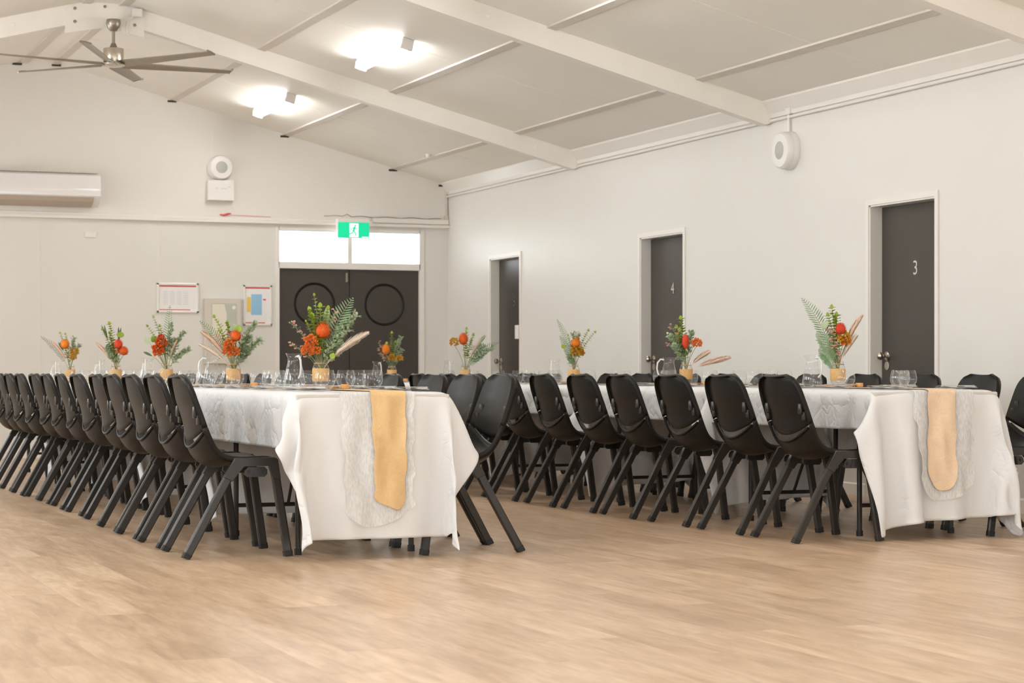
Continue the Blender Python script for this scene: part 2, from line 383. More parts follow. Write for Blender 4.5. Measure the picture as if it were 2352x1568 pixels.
# far gable wall with the double-door opening
DX0, DX1, HEAD, WT = 5.61, 7.165, 1.94, 2.335
bm = new()
box(bm, XL-.16, DX0, YF, YF+.12, 0, 2.42); box(bm, DX1, XW+.02, YF, YF+.12, 0, 2.42); box(bm, DX0, DX1, YF, YF+.12, WT, 2.42)
struct('wall_far', bm, M['wall'], 'cream panelled far wall with double door at its right end')
bm = new(); poly_prism(bm, [(XL-.16, 2.42), (XW+.02, 2.42), (XW+.02, 3.0), (RX, 4.2), (XL-.16, 3.0)], 'y', YF, YF+.12)
struct('wall_gable', bm, M['gable'], 'cream gable above the rail of the far wall')
bm = new()
for x in (3.161, 4.368, 1.95, .75): box(bm, x-.003, x+.003, YF-.003, YF+.001, 0, 2.4)
box(bm, 4.905, 4.911, YF-.003, YF+.001, 3.1, 3.36)
struct('trim_1', bm, M['trim'], 'thin vertical joint covers between the far wall panels', cat='trim')
# ceiling slopes with the cover battens
bm = new()
th = .04
pts = [(XW+.1, zc(XW)-.1*SL), (FLATX[1], ZFLAT), (FLATX[0], ZFLAT), (XL-.1, zc(XL)-.1*SL)]
poly_prism(bm, pts+[(p[0], p[1]+th) for p in pts[::-1]], 'y', YB-.1, YF+.1)
struct('ceiling', bm, M['ceiling'], 'cream sheeted pitched ceiling')
FR = [17.38, 13.72, 10.06, 6.40, 2.74, -.92]
TH = math.atan(SL)
def batten(name, x, label):
    bm = new(); sg = -1 if x > RX else 1
    w, t = .032, .014
    c, s = math.cos(TH), math.sin(TH)*sg
    q = [(x-w*c, zc(x)-w*s+.001), (x+w*c, zc(x)+w*s+.001), (x+w*c-t*math.sin(TH)*-sg*0, zc(x)+w*s-t), (x-w*c, zc(x)-w*s-t)]
    for y0, y1 in zip([YF]+[f for f in FR], [f+.1 for f in FR]+[YB]):
        poly_prism(bm, q, 'y', min(y0, y1), max(y0, y1))
    return struct(name, bm, M['batten'], label, cat='batten')
bt = [4.505, 5.69, 6.875]
for i, x in enumerate(bt): batten('trim_%d' % (i+2), x, 'ceiling cover batten on the right slope, %s from the ridge' % ('second', 'third', 'fourth')[i])
for i, x in enumerate((2*RX-4.505, 2*RX-5.69, 2*RX-6.875)): batten('trim_%d' % (i+5), x, 'ceiling cover batten on the left slope, %s from the ridge' % ('second', 'third', 'fourth')[i])
bm = new()
for x in (FLATX[0]-.01, FLATX[1]-.06): box(bm, x, x+.07, YB, YF, ZFLAT-.016, ZFLAT+.002)
struct('trim_8', bm, M['batten'], 'pair of cover battens either side of the flat ridge strip', cat='batten')
# thin sheet joints across the slopes
bm = new()
for y in (19.2, 15.6, 12.0, 8.4):
    for x0, x1 in ((FLATX[1], XW-.05),):
        n = 1
        poly_prism(bm, [(x0, zc(x0)-.003), (x1, zc(x1)-.003), (x1, zc(x1)+.002), (x0, zc(x0)+.002)], 'y', y-.004, y+.004)
struct('trim_9', bm, M['ceiling'], 'thin joints between the ceiling sheets', cat='joint')
# dark notches where the battens stop short of the gable
bm = new()
for x in bt+[2*RX-4.505]+[FLATX[0]-.03, FLATX[1]+.0, XW-.05]: box(bm, x-.06, x+.03, YF-.012, YF-.001, zc(x)-.032, zc(x)-.012)
struct('trim_10', bm, M['dark_gap'], 'small dark gaps where the battens meet the gable', cat='gap')
# portal frames
ORD = ['first', 'second', 'third', 'fourth', 'fifth', 'sixth', 'seventh', 'eighth', 'ninth', 'tenth', 'eleventh', 'twelfth', 'thirteenth', 'fourteenth', 'fifteenth', 'sixteenth', 'seventeenth', 'eighteenth', 'nineteenth', 'twentieth']
for k, y in enumerate(FR):
    D = .165
    r = empty('roof_beam', (RX, y, 0), 0, 'cream painted roof beam spanning the hall, %s from the far wall' % ORD[k], 'roof beam', 'painted roof beams across the hall')
    for sg in (1, -1):
        bm = new(); x1 = (XW+.002-RX) if sg > 0 else (RX-XL+.002)
        zz = lambda u: zc(RX+sg*u)
        q = [(0, ZFLAT+.06), (.18, zz(.18)+.01), (x1, zz(x1)+.0), (x1, zz(x1)-D+.03), (x1-.05, zz(x1-.05)-D), (.18, zz(.18)-D), (0, ZFLAT-D+.02)]
        q = [(sg*a, b) for a, b in q]
        poly_prism(bm, q, 'y', 0, .10)
        rf = obj('rafter', bm, M['beam'], r)
        bm = new()
        for u in (.75, 1.15, 1.95, 2.05, 2.35, 3.1, 3.9):
            lathe(bm, [(0, -.004), (.014, -.003), (.016, 0)], 10, (sg*u, 0, zz(u)-.075), axis='y')
        obj('bolt_cover', bm, M['beam'], r)
    bm = new()
    g = [(-.33, ZFLAT+.02-.08), (0, ZFLAT+.045), (.33, ZFLAT+.02-.08), (.33, ZFLAT-.27), (0, ZFLAT-.205), (-.33, ZFLAT-.27)]
    poly_prism(bm, [(a, b) for a, b in g], 'y', -.012, .0)
    gp = obj('gusset_plate', bm, M['beam'], r)
    bm = new()
    for a, b in ((-.25, -.06), (-.25, -.17), (.25, -.06), (.25, -.17), (0, -.03)): lathe(bm, [(0, -.022), (.012, -.02), (.014, -.012)], 8, (a, 0, ZFLAT+b), axis='y')
    obj('gusset_bolt', bm, M['dark_nickel'], gp)
# cornice, conduit and skirting on the right wall
bm = new(); q = [(XW-.085, zc(XW-.085)), (XW-.085, zc(XW-.085)-.014), (XW-.055, EAVE-.03), (XW-.022, EAVE-.075), (XW-.014, EAVE-.105), (XW, EAVE-.105), (XW, EAVE)]
for y0, y1 in zip([YF]+FR, [f+.1 for f in FR]+[YB]): poly_prism(bm, q, 'y', y1, y0)
struct('trim_11', bm, M['trim'], 'white scotia cornice along the top of the right wall', cat='cornice')
bm = new()
for y0, y1 in zip([YF-.02]+FR, [f+.1 for f in FR]+[YB]): tube(bm, [(XW-.016, y0, EAVE-.125), (XW-.016, (y0*.7+y1*.3), EAVE-.128), (XW-.016, y1, EAVE-.125)], .012, 8)
tag(obj('conduit_pipe', bm, M['trim'], smooth=50), 'thin white conduit running under the right wall cornice', 'pipe')
bm = new(); e = [YB]
for d in DOORS: e += [d[1]-.04, d[2]+.04]
e.append(YF)
for i in range(0, len(e), 2): poly_prism(bm, [(XW, 0), (XW-.014, 0), (XW-.014, .078), (XW-.008, .088), (XW, .088)], 'y', e[i], e[i+1])
struct('baseboard_right', bm, M['trim'], 'cream baseboard along the right wall')
bm = new(); box(bm, XL, DX0-.06, YF-.014, YF, 0, .088); box(bm, DX1+.05, XW, YF-.014, YF, 0, .088)
struct('baseboard_far', bm, M['trim'], 'cream baseboard along the far wall')
# rail across the far wall, with ledge and conduits
bm = new(); poly_prism(bm, [(YF, 2.395), (YF-.05, 2.395), (YF-.05, 2.425), (YF-.02, 2.43), (YF-.02, 2.455), (YF, 2.46)], 'x', XL, XW)
struct('trim_12', bm, M['trim'], 'projecting white rail across the far wall above the doors', cat='rail')
bm = new(); box(bm, 6.63, XW-.01, YF-.045, YF-.018, 2.435, 2.485)
tag(obj('cable_duct', bm, M['trim']), 'short white cable duct on the rail right of the exit sign', 'duct')
bm = new(); pts = [(6.1, YF-.012, 2.492)]
for i in range(26):
    x = 6.15+i*.05; pts.append((x, YF-.012, 2.494+.006*math.sin(i*1.1)+(.03 if i == 4 else 0)))
tube(bm, pts, .0035, 6); tag(obj('loose_cable', bm, M['dark_nickel']), 'thin grey cable lying along the top of the rail', 'cable')
bm = new(); tube(bm, [(XW-.022, YF-.014, 2.50), (XW-.022, YF-.014, 2.76), (XW-.02, YF-.03, 2.775), (XW-.015, YF-.08, 2.78)], .009, 8)
box(bm, XW-.05, XW-.004, YF-.025, YF-.002, 2.49, 2.53)
tag(obj('corner_conduit', bm, M['batten'], smooth=50), 'grey conduit running up the far corner above the rail', 'pipe')

# ---- numbered doors
def knob(parent, loc, out):
    k = empty('door_knob', loc); k.parent = parent
    bm = new(); lathe(bm, [(0, 0), (.032, 0), (.032, .006), (.024, .01), (.010, .012), (.010, .035), (.020, .042), (.028, .056), (.026, .068), (.014, .075), (0, .076)], 20, axis='x')
    for v in bm.verts: v.co.x *= out
    b = obj('door_knob', bm, M['nickel'], parent, 40); b.location = loc
    bpy.data.objects.remove(k); return b
for nm, y0, y1, num, lab in DOORS:
    r = empty(nm, (XW, (y0+y1)/2, 0), 0, lab, 'door', kind='structure'); h = (y1-y0)/2
    bm = new()
    # frame lining and architrave
    for a, b in ((-h-.001, -h+.012), (h-.012, h+.001)): box(bm, -.004, .15, a, b, 0, DH)
    box(bm, -.004, .15, -h, h, DH-.012, DH+.001)
    for a, b in ((-h-.038, -h+.0), (h, h+.038)): box(bm, -.013, 0, a, b, 0, DH+.038)
    box(bm, -.013, 0, -h, h, DH, DH+.038)
    for s in (-1, 1): box(bm, .125, .14, s*h-.02 if s > 0 else -h, h if s > 0 else -h+.02, 0, DH)
    obj('door_frame', bm, M['trim'], r)
    bm = new(); box(bm, .087, .124, -h+.014, h-.014, .008, DH-.014, bev=.002)
    leaf = obj('door_leaf', bm, M['door'], r)
    # lever side is the far edge
    knob(leaf, (.087, h-.085, .965), -1)
    bm = new(); lathe(bm, [(0, 0), (.03, 0), (.03, .006), (0, .008)], 18, axis='x')
    for v in bm.verts: v.co.x *= -1
    k2 = obj('lock_plate', bm, M['nickel'], leaf, 40); k2.location = (.087, h-.085, .90)
    text_mesh('door_number', num, .135, M['steel'], leaf, (.0855, -.03, 1.55), (PI/2, 0, -PI/2), .002)
# far double door with transom windows
r = empty('door_1', ((DX0+DX1)/2, YF, 0), 0, 'dark double door with round mouldings at the far end', 'door', kind='structure')
hw = (DX1-DX0)/2; mid = .0
bm = new()
for a, b in ((-hw-.035, -hw+.008), (hw-.008, hw+.045)): box(bm, a, b, -.012, .11, 0, WT+.03)
box(bm, -hw, hw, -.012, .11, HEAD, HEAD+.065); box(bm, -hw, hw, -.012, .11, WT, WT+.03)
box(bm, -.025, .02, -.008, .10, HEAD+.06, WT)
obj('door_frame', bm, M['trim'], r)
for s in (-1, 1):
    bm = new(); a, b = (.004, hw-.012) if s > 0 else (-hw+.012, -.004)
    box(bm, a, b, .02, .06, .004, HEAD-.002, bev=.002)
    if s > 0: box(bm, -.014, .02, .045, .075, .004, HEAD-.002)
    lf = obj('door_leaf', bm, M['door'], r)
    bm = new(); R0 = .212
    n = 48; rings = []
    for k in range(n):
        t = 2*PI*k/n; rr = []
        for dr, dy in ((-.014, 0), (-.008, -.008), (.004, -.010), (.010, -.004), (.013, 0)):
            rr.append(bm.verts.new(((a+b)/2+(R0+dr)*math.cos(t), .0205+dy, 1.57+(R0+dr)*math.sin(t))))
        rings.append(rr)
    for k in range(n):
        for j in range(4): bm.faces.new((rings[k][j], rings[k][j+1], rings[(k+1) % n][j+1], rings[(k+1) % n][j]))
    obj('round_moulding', bm, M['black'], lf, 50)
bm = new(); box(bm, -.045, -.025, .005, .02, 1.80, 1.90, bev=.003); tube(bm, [(-.035, .0, 1.9), (-.035, -.005, 1.86), (-.03, .0, 1.81)], .006, 8)
obj('door_bolt', bm, M['dark_nickel'], r)
for k, (a, b) in enumerate(((-hw+.008, -.025), (.02, hw-.008))):
    bm = new(); box(bm, a, b, .04, .045, HEAD+.065, WT)
    o = obj('window_%d' % (k+8), bm, M['pane']); o.location = ((DX0+DX1)/2, YF, 0)
    tag(o, 'bright transom window pane above the %s leaf of the double door' % ('left', 'right')[k], 'window', kind='structure')

# ------------------------------------------------------------------ ceiling lamps
def lamp(x, y, lab):
    sg = 1 if x > RX else -1
    r = empty('ceiling_light', (x, y, zc(x)), 0, lab, 'ceiling light', 'fluorescent batten lights'); r.rotation_euler = (0, sg*TH, 0)
    bm = new(); box(bm, -.035, .035, -.60, .60, -.03, -.001); obj('lamp_base', bm, M['white_plastic'], r)
    bm = new()
    q = [(.055*math.cos(a), -.045-.040*math.sin(a)) for a in [PI*k/8 for k in range(9)]]
    q = [(.055, -.03)]+q+[(-.055, -.03)]
    poly_prism(bm, q, 'y', -.585, .585); obj('diffuser', bm, M['lamp'], r, 40)
    for s in (-1, 1):
        bm = new(); box(bm, -.05, .05, s*.6-.018, s*.6+.018, -.088, -.001, bev=.006); obj('end_cap', bm, M['white_plastic'], r)
    return r
lamp(5.17, 19.42, 'lit fluorescent batten light nearest the far wall, above the flower tables')
lamp(5.17, 15.98, 'lit fluorescent batten light on the right slope, between the two far roof beams')
for k, y in enumerate((12.2, 8.5, 4.7, 1.0)): lamp(5.17, y, 'lit fluorescent light on the right ceiling slope, %s towards the camera' % ORD[k])
for k, y in enumerate((15.98, 12.2, 8.5, 4.7, 1.0)): lamp(1.15, y, 'lit fluorescent light on the left ceiling slope, %s from the far wall' % ORD[k])

# ------------------------------------------------------------------ ceiling fan
FX, FY = 3.215, 17.28
fan = empty('ceiling_fan', (FX, FY, 0), 0, 'brushed nickel six-blade ceiling fan hanging from the roof beam apex', 'ceiling fan')
zt = ZFLAT-.2
bm = new(); lathe(bm, [(0, zt+.055), (.058, zt+.05), (.062, zt+.02), (.05, zt-.02), (.03, zt-.045), (0, zt-.05)], 20)
obj('canopy', bm, M['dark_nickel'], fan, 40)
bm = new(); tube(bm, [(0, 0, zt-.04), (0, 0, 3.56)], .0135, 12); obj('rod', bm, M['blade'], fan, 50)
bm = new(); lathe(bm, [(0, 3.598), (.018, 3.598), (.034, 3.56), (.045, 3.553), (0, 3.553)], 16); obj('collar', bm, M['dark_nickel'], fan, 40)
bm = new(); lathe(bm, [(0, 3.553), (.083, 3.553), (.085, 3.547), (.085, 3.44), (.082, 3.432), (0, 3.43)], 28); obj('motor_housing', bm, M['nickel'], fan, 40)
bm = new(); lathe(bm, [(0, 3.432), (.09, 3.432), (.112, 3.422), (.112, 3.414), (.06, 3.402), (0, 3.398)], 28); obj('hub', bm, M['nickel'], fan, 40)
for k in range(6):
    # blades: bearing measured in the hall's axes
    a = -YAW+math.radians(29+60*k)
    d = Vector((math.cos(a), math.sin(a), 0)); n = Vector((-math.sin(a), math.cos(a), 0))
    bm = new(); rows = []
    for i in range(9):
        t = i/8; rr = .09+t*.95; wd = .058-.012*t; tw = math.radians(19-9*t); lift = 3.425+.012*t
        row = []
        for j in range(5):
            s = (j/4-.5)*2
            p = d*rr+n*(s*wd*math.cos(tw)); p.z = lift-s*wd*math.sin(tw)+.008*(1-s*s)
            row.append(p)
        rows.append(row)
    top = [[bm.verts.new(p) for p in row] for row in rows]; bot = [[bm.verts.new(p-Vector((0, 0, .006))) for p in row] for row in rows]
    for i in range(8):
        for j in range(4):
            bm.faces.new((top[i][j], top[i][j+1], top[i+1][j+1], top[i+1][j])); bm.faces.new((bot[i][j], bot[i+1][j], bot[i+1][j+1], bot[i][j+1]))
        for j in (0, 4): bm.faces.new((top[i][j], top[i+1][j], bot[i+1][j], bot[i][j]))
    for i in (0, 8):
        for j in range(4): bm.faces.new((top[i][j], top[i][j+1], bot[i][j+1], bot[i][j]))
    bl = obj('fan_blade', bm, M['blade'], fan, 40)
    bm = new(); p = d*1.04; q = n*.046
    tube(bm, [(p+q+Vector((0, 0, 3.428))), (p+Vector((0, 0, 3.442))), (p-q+Vector((0, 0, 3.448)))], .009, 6); obj('blade_tip', bm, M['dark_nickel'], bl)
# small security detector on the apex plate, right of the fan
sd = empty('motion_sensor', (3.42, 17.36, zc(3.42)), 0, 'small white sensor with cable at the beam apex beside the fan', 'sensor')
bm = new(); box(bm, -.045, .045, -.05, .0, -.085, -.015, bev=.008); obj('sensor_body', bm, M['white_plastic'], sd)
bm = new(); tube(bm, [(-.03, -.03, -.08), (-.075, -.03, -.12), (-.09, -.03, -.2), (-.085, -.03, -.24), (-.07, -.03, -.25)], .007, 6); obj('cable', bm, M['white_plastic'], sd)
bm = new(); lathe(bm, [(0, -.04), (.022, -.036), (.03, -.012), (.03, 0), (0, 0)], 16)
o = obj('smoke_detector', bm, M['white_plastic'], smooth=40); o.location = (6.80, 19.6, zc(6.80)-.001); tag(o, 'small round detector on the ceiling near the far corner', 'detector')

# ------------------------------------------------------------------ things on the far wall
def wall_speaker(name, lab, loc, rz, sc=1):
    r = empty(name, loc, rz, lab, 'speaker', 'round white wall speakers'); r.scale = (sc, 1, sc)
    bm = new(); lathe(bm, [(0, 0), (.150, 0), (.152, -.02), (.143, -.045), (.146, -.055), (.138, -.088), (.128, -.098), (.075, -.100), (0, -.100)], 40, axis='y')
    obj('speaker_body', bm, M['white_plastic'], r, 35)
    bm = new(); lathe(bm, [(.070, -.101), (.066, -.103), (0, -.106)], 32, axis='y'); obj('speaker_grille', bm, M['grey_mesh'], r, 35)
    return r
wall_speaker('wall_speaker', 'round white speaker on the far gable above the square white box', (4.985, YF, 2.955), 0, .87)
s2 = wall_speaker('wall_speaker', 'round white speaker on the right wall under the roof beam', (XW, 13.43, 2.485), -PI/2, .95)
bm = new(); tube(bm, [(0, -.02, .145), (0, -.02, .30)], .011, 8); box(bm, -.035, .035, -.035, -.001, .28, .33, bev=.005); obj('conduit', bm, M['trim'], s2)
r = empty('alarm_box', (4.985, YF, 2.72), 0, 'square white plastic box below the round speaker on the far wall', 'box')
bm = new(); box(bm, -.135, .135, -.085, 0, -.105, .105, bev=.008); obj('housing', bm, M['white_plastic'], r)
bm = new()
for a, b, c in ((-.06, -.03, .02), (0, .055, .018), (.065, .10, .035)): box(bm, a, b, -.0865, -.084, c-.004, c+.004)
obj('lettering', bm, M['grey_print'], r)
bm = new(); tube(bm, [(4.98, YF-.03, 2.475), (5.02, YF-.03, 2.470), (5.07, YF-.03, 2.485), (5.10, YF-.03, 2.488)], [.006, .011, .012, .005], 8)
tube(bm, [(5.09, YF-.03, 2.472), (5.3, YF-.03, 2.468), (5.52, YF-.03, 2.464)], .0028, 6)
tag(obj('red_ribbon', bm, M['red']), 'small red ribbon with a trailing string on the far wall rail', 'ribbon')
# split air conditioner
ac = empty('air_conditioner', (3.16, YF, 2.51), 0, 'long white split air conditioner high on the far wall', 'air conditioner')
bm = new(); q = [(0, .02), (0, .325), (-.16, .325), (-.20, .30), (-.215, .24), (-.205, .10), (-.17, .055), (-.06, .0)]
poly_prism(bm, [(a, b) for a, b in q], 'x', -.57, .57); obj('casing', bm, mat('gloss_white', (.82, .79, .77), .08), ac, 30)
bm = new(); poly_prism(bm, [(-.199, .088), (-.17, .054), (-.06, -.001), (-.055, -.006), (-.17, .045), (-.203, .083)], 'x', -.53, .50); obj('air_flap', bm, noise_tint(mat('flap', (.50, .42, .34), .4), (.45, .38, .3), 10, .4), ac)
bm = new(); box(bm, -.54, .545, -.19, -.01, .327, .333)
for i in range(28): box(bm, -.53+i*.038, -.515+i*.038, -.19, -.03, .333, .338)
obj('intake_grille', bm, M['batten'], ac)
# exit sign
ex = empty('exit_sign', (6.37, YF-.16, 2.34), 0, 'green running man exit sign above the double door', 'exit sign')
bm = new(); box(bm, -.176, .174, -.025, .025, -.085, .118, bev=.004); box(bm, -.03, .03, .025, .16, .06, .11); obj('sign_housing', bm, M['white_plastic'], ex)
bm = new(); box(bm, -.17, .17, -.0275, -.025, -.08, .08); obj('green_panel', bm, M['exit_green'], ex)
bm = new(); box(bm, -.045, .05, -.029, -.0275, -.075, .068); box(bm, .09, .16, -.029, -.0275, -.076, -.069); obj('white_doorway', bm, M['exit_white'], ex)
bm = new()
def limb(pts, w=.006):
    for p, q in zip(pts, pts[1:]):
        p, q = Vector(p), Vector(q); t = (q-p).normalized(); n = Vector((-t.y, t.x))*w
        poly_prism(bm, [(a.x, a.y) for a in (p-n-t*w*.5, q-n+t*w*.5, q+n+t*w*.5, p+n-t*w*.5)], 'y', -.0305, -.029)
lathe(bm, [(0, -.0305), (.011, -.0305), (.011, -.029)], 14, (.016, 0, .046), axis='y')
limb([(.010, .030), (-.004, -.008)], .010); limb([(.006, .026), (-.020, .018), (-.032, -.002)], .0045); limb([(.010, .024), (.028, .008), (.040, .014)], .0045)
limb([(-.004, -.008), (.016, -.028), (.022, -.058)], .006); limb([(-.004, -.010), (-.018, -.034), (-.044, -.042)], .006)
obj('running_figure', bm, M['exit_green'], ex)
# thermostat plate
bm = new(); box(bm, -.058, .058, -.014, 0, -.028, .028, bev=.003); box(bm, -.02, .02, -.017, -.012, .016, .022)
o = obj('wall_switch', bm, M['trim']); o.location = (3.66, YF, 2.237); tag(o, 'small cream switch plate on the far wall below the air conditioner', 'switch')
# framed notices
def notice(name, lab, x0, x1, z0, z1, fill):
    r = empty(name, ((x0+x1)/2, YF, (z0+z1)/2), 0, lab, 'picture frame'); a, b = (x1-x0)/2, (z1-z0)/2; w = .022
    bm = new()
    for q in ((-a, a, b-w, b), (-a, a, -b, -b+w), (-a, -a+w, -b, b), (a-w, a, -b, b)): box(bm, q[0], q[1], -.018, 0, q[2], q[3], bev=.003)
    obj('frame', bm, M['nickel_light'], r)
    bm = new(); box(bm, -a+w*.8, a-w*.8, -.008, -.002, -b+w*.8, b-w*.8); obj('sheet', bm, M['paper'], r)
    for nm, mm, rects in fill:
        bm = new()
        for q in rects: box(bm, q[0], q[1], -.0095, -.008, q[2], q[3])
        obj(nm, bm, M[mm], r)
M['nickel_light'] = noise_tint(mat('silver_frame', (.80, .77, .73), .3, .3), (.75, .72, .68), 20, .4)
lines = [(-.15+.07*i, -.10+.07*i, .06-.018*j, .064-.018*j) for i in range(4) for j in range(8)]
notice('framed_notice', 'silver framed landscape notice with red bars on the far wall', 4.333, 4.764, 1.46, 1.765,
       [('red_bar', 'red', [(-.19, .19, .112, .126), (-.19, .13, -.126, -.117)]), ('printed_table', 'grey_print', lines)])
notice('framed_map', 'silver framed portrait map with blue and yellow blocks beside the double door', 5.232, 5.538, 1.335, 1.757,
       [('red_bar', 'red', [(-.13, .13, .172, .186), (-.13, .08, -.186, -.176)]), ('blue_block', 'blue', [(-.068, .045, -.10, .115)]), ('yellow_block', 'yellow', [(-.112, -.072, -.07, .085)]), ('pink_mark', 'pink', [(.058, .088, .052, .068)])])
cb = empty('notice_cabinet', (4.99, YF, 1.275), 0, 'grey glazed wall cabinet with papers between the two framed notices', 'cabinet')
bm = new(); box(bm, -.175, .195, -.10, -.0, -.335, .335, bev=.004)
obj('cabinet_body', bm, noise_tint(mat('putty', (.66, .60, .52), .4), (.62, .56, .48), 10, .4), cb)
bm = new(); box(bm, -.115, .150, -.1045, -.1002, -.16, .285); obj('backing', bm, noise_tint(mat('pale_green', (.50, .52, .42), .3), (.55, .57, .46), 10, .5), cb)
bm = new(); poly_prism(bm, [(-.105, -.15), (.045, -.15), (.045, .18), (.02, .275), (-.105, .275)], 'y', -.1065, -.1046); obj('notice_paper', bm, noise_tint(mat('cream_paper', (.84, .76, .64), .4), (.8, .74, .55), 10, .5), cb)
bm = new(); box(bm, .05, .125, -.107, -.1046, -.05, .0); obj('pink_label', bm, M['pink'], cb)
bm = new(); lathe(bm, [(0, -.115), (.02, -.112), (.022, -.1046)], 14, (.12, 0, .24), axis='y'); obj('cabinet_lock', bm, M['white_plastic'], cb)
bm = new(); box(bm, -.12, .155, -.112, -.109, -.165, .29); obj('glass_front', bm, M['pane'], cb)
rm = empty('wall_remote', (XW-.014, 18.86, 1.255), 0, 'small white remote in a holder on the frame of door five', 'remote')
bm = new(); box(bm, -.022, -.0, -.035, .035, -.075, .06, bev=.006); obj('remote_body', bm, M['white_plastic'], rm)
bm = new(); box(bm, -.0235, -.022, -.018, .018, .015, .045); obj('remote_screen', bm, M['grey_print'], rm)

# ------------------------------------------------------------------ chairs
PR = [(.435, .425), (.432, .450), (.418, .464), (.38, .468), (.30, .464), (.235, .464), (.190, .474), (.155, .500), (.131, .540), (.106, .60), (.083, .665), (.060, .73), (.042, .787), (.025, .835), (.022, .845)]
def arc(pr):
    q = [0]
    for a, b in zip(pr, pr[1:]): q.append(q[-1]+math.hypot(b[0]-a[0], b[1]-a[1]))
    return q
AS = arc(PR); ST = AS[-1]
DN = 400; _s = np.linspace(0, ST, DN+1)
DX, DZ = np.interp(_s, AS, [p[0] for p in PR]), np.interp(_s, AS, [p[1] for p in PR])
for _ in range(260):
    DX[1:-1] = .5*DX[1:-1]+.25*(DX[:-2]+DX[2:]); DZ[1:-1] = .5*DZ[1:-1]+.25*(DZ[:-2]+DZ[2:])
TX, TZZ = np.gradient(DX), np.gradient(DZ)
for _ in range(400):
    TX[1:-1] = .5*TX[1:-1]+.25*(TX[:-2]+TX[2:]); TZZ[1:-1] = .5*TZZ[1:-1]+.25*(TZZ[:-2]+TZZ[2:])
def pf(s):
    u = max(0, min(ST, s))/ST*DN
    return Vector((np.interp(u, range(DN+1), DX), 0, np.interp(u, range(DN+1), DZ))), Vector((np.interp(u, range(DN+1), TX), 0, np.interp(u, range(DN+1), TZZ))).normalized()
def rear(t): # the shell runs seat front -> back top, so its under and rear side is always on the same hand
    return Vector((-t.z, 0, t.x)) if Vector((-t.z, 0, t.x)).dot(Vector((-1, 0, -1))) > 0 else Vector((t.z, 0, -t.x))
def s_at_z(z): # on the back
    return float(np.interp(z, DZ[200:], _s[200:]))
def halfw(s):
    z = pf(s)[0].z; back = s > AS[6]
    w = .205
    if back: w = .205+.012*math.sin(min(1, max(0, (z-.47)/.3))*PI)
    t = ST-s
    if t < .10: w -= .10-math.sqrt(max(0, .01-(.10-t)**2))
    if s < .05: w -= .03*(1-s/.05)**2
    return w
def shell_pt(s, v, off=0):
    p, t = pf(s); n = rear(t)
    k = min(1, max(0, (s-AS[4])/(AS[8]-AS[4])))
    kk = k*(1-max(0, (s-AS[11])/(ST-AS[11]))*.45)
    bel = max(0, 1-abs(s-AS[7]+.015)/.19); bel = bel*bel*(3-2*bel)
    dep = .014*(1-k)*min(1, s/.1)+.036*kk+.045*bel
    q = p+n*(dep*(1-abs(v)**2.2)+off); q.y = v*halfw(s)
    return q
def shell_mesh(s0f, s1f, nv=18, ns=22, flange=(True, True), depth=.026):
    bm = new(); G = []
    for i in range(ns+1):
        row = []
        for j in range(nv+1):
            v = -1+2*j/nv; v = math.copysign(abs(v)**.85, v); t = i/ns
            row.append(bm.verts.new(shell_pt(s0f(v)*(1-t)+s1f(v)*t, v)))
        G.append(row)
    for i in range(ns):
        for j in range(nv): bm.faces.new((G[i][j], G[i][j+1], G[i+1][j+1], G[i+1][j]))
    # flange round the rim
    def fl(seq, inward):
        prev = None
        for (i, j, s, v) in seq:
            p, t = pf(s); n = rear(t)
            base = G[i][j].co.copy(); d = depth*min(1, .45+s/.25) if s < .2 else depth
            r1 = bm.verts.new(base+n*.008+Vector((0, math.copysign(.004, v) if abs(v) > .9 else 0, 0))+(t*.004 if inward == 'top' else Vector()))
            r2 = bm.verts.new(base+n*d+Vector((0, math.copysign(.001, v) if abs(v) > .9 else 0, 0)))
            cur = (G[i][j], r1, r2)
            if prev:
                for a in range(2): bm.faces.new((prev[a], prev[a+1], cur[a+1], cur[a]))
            prev = cur
    def V(j):
        v = -1+2*j/nv; return math.copysign(abs(v)**.85, v)
    sv = lambda i, j: s0f(V(j))*(1-i/ns)+s1f(V(j))*i/ns
    path = []
    if flange[1]:
        path = [(i, 0, sv(i, 0), -1) for i in range(ns+1)]+[(ns, j, sv(ns, j), V(j)) for j in range(1, nv)]+[(i, nv, sv(i, nv), 1) for i in range(ns, -1, -1)]
        fl(path, 'top')
    if flange[0]:
        path = [(i, 0, sv(i, 0), -1) for i in range(ns, -1, -1)]+[(0, j, sv(0, j), V(j)) for j in range(1, nv)]+[(i, nv, sv(i, nv), 1) for i in range(0, ns+1)]
        fl(path, 'bot')
    bmesh.ops.remove_doubles(bm, verts=bm.verts, dist=.0002)
    return bm
zt_ = lambda v: .562+.045*abs(v)**2
zb_ = lambda v: zt_(v)-.021*(1-abs(v)**3)-.0015
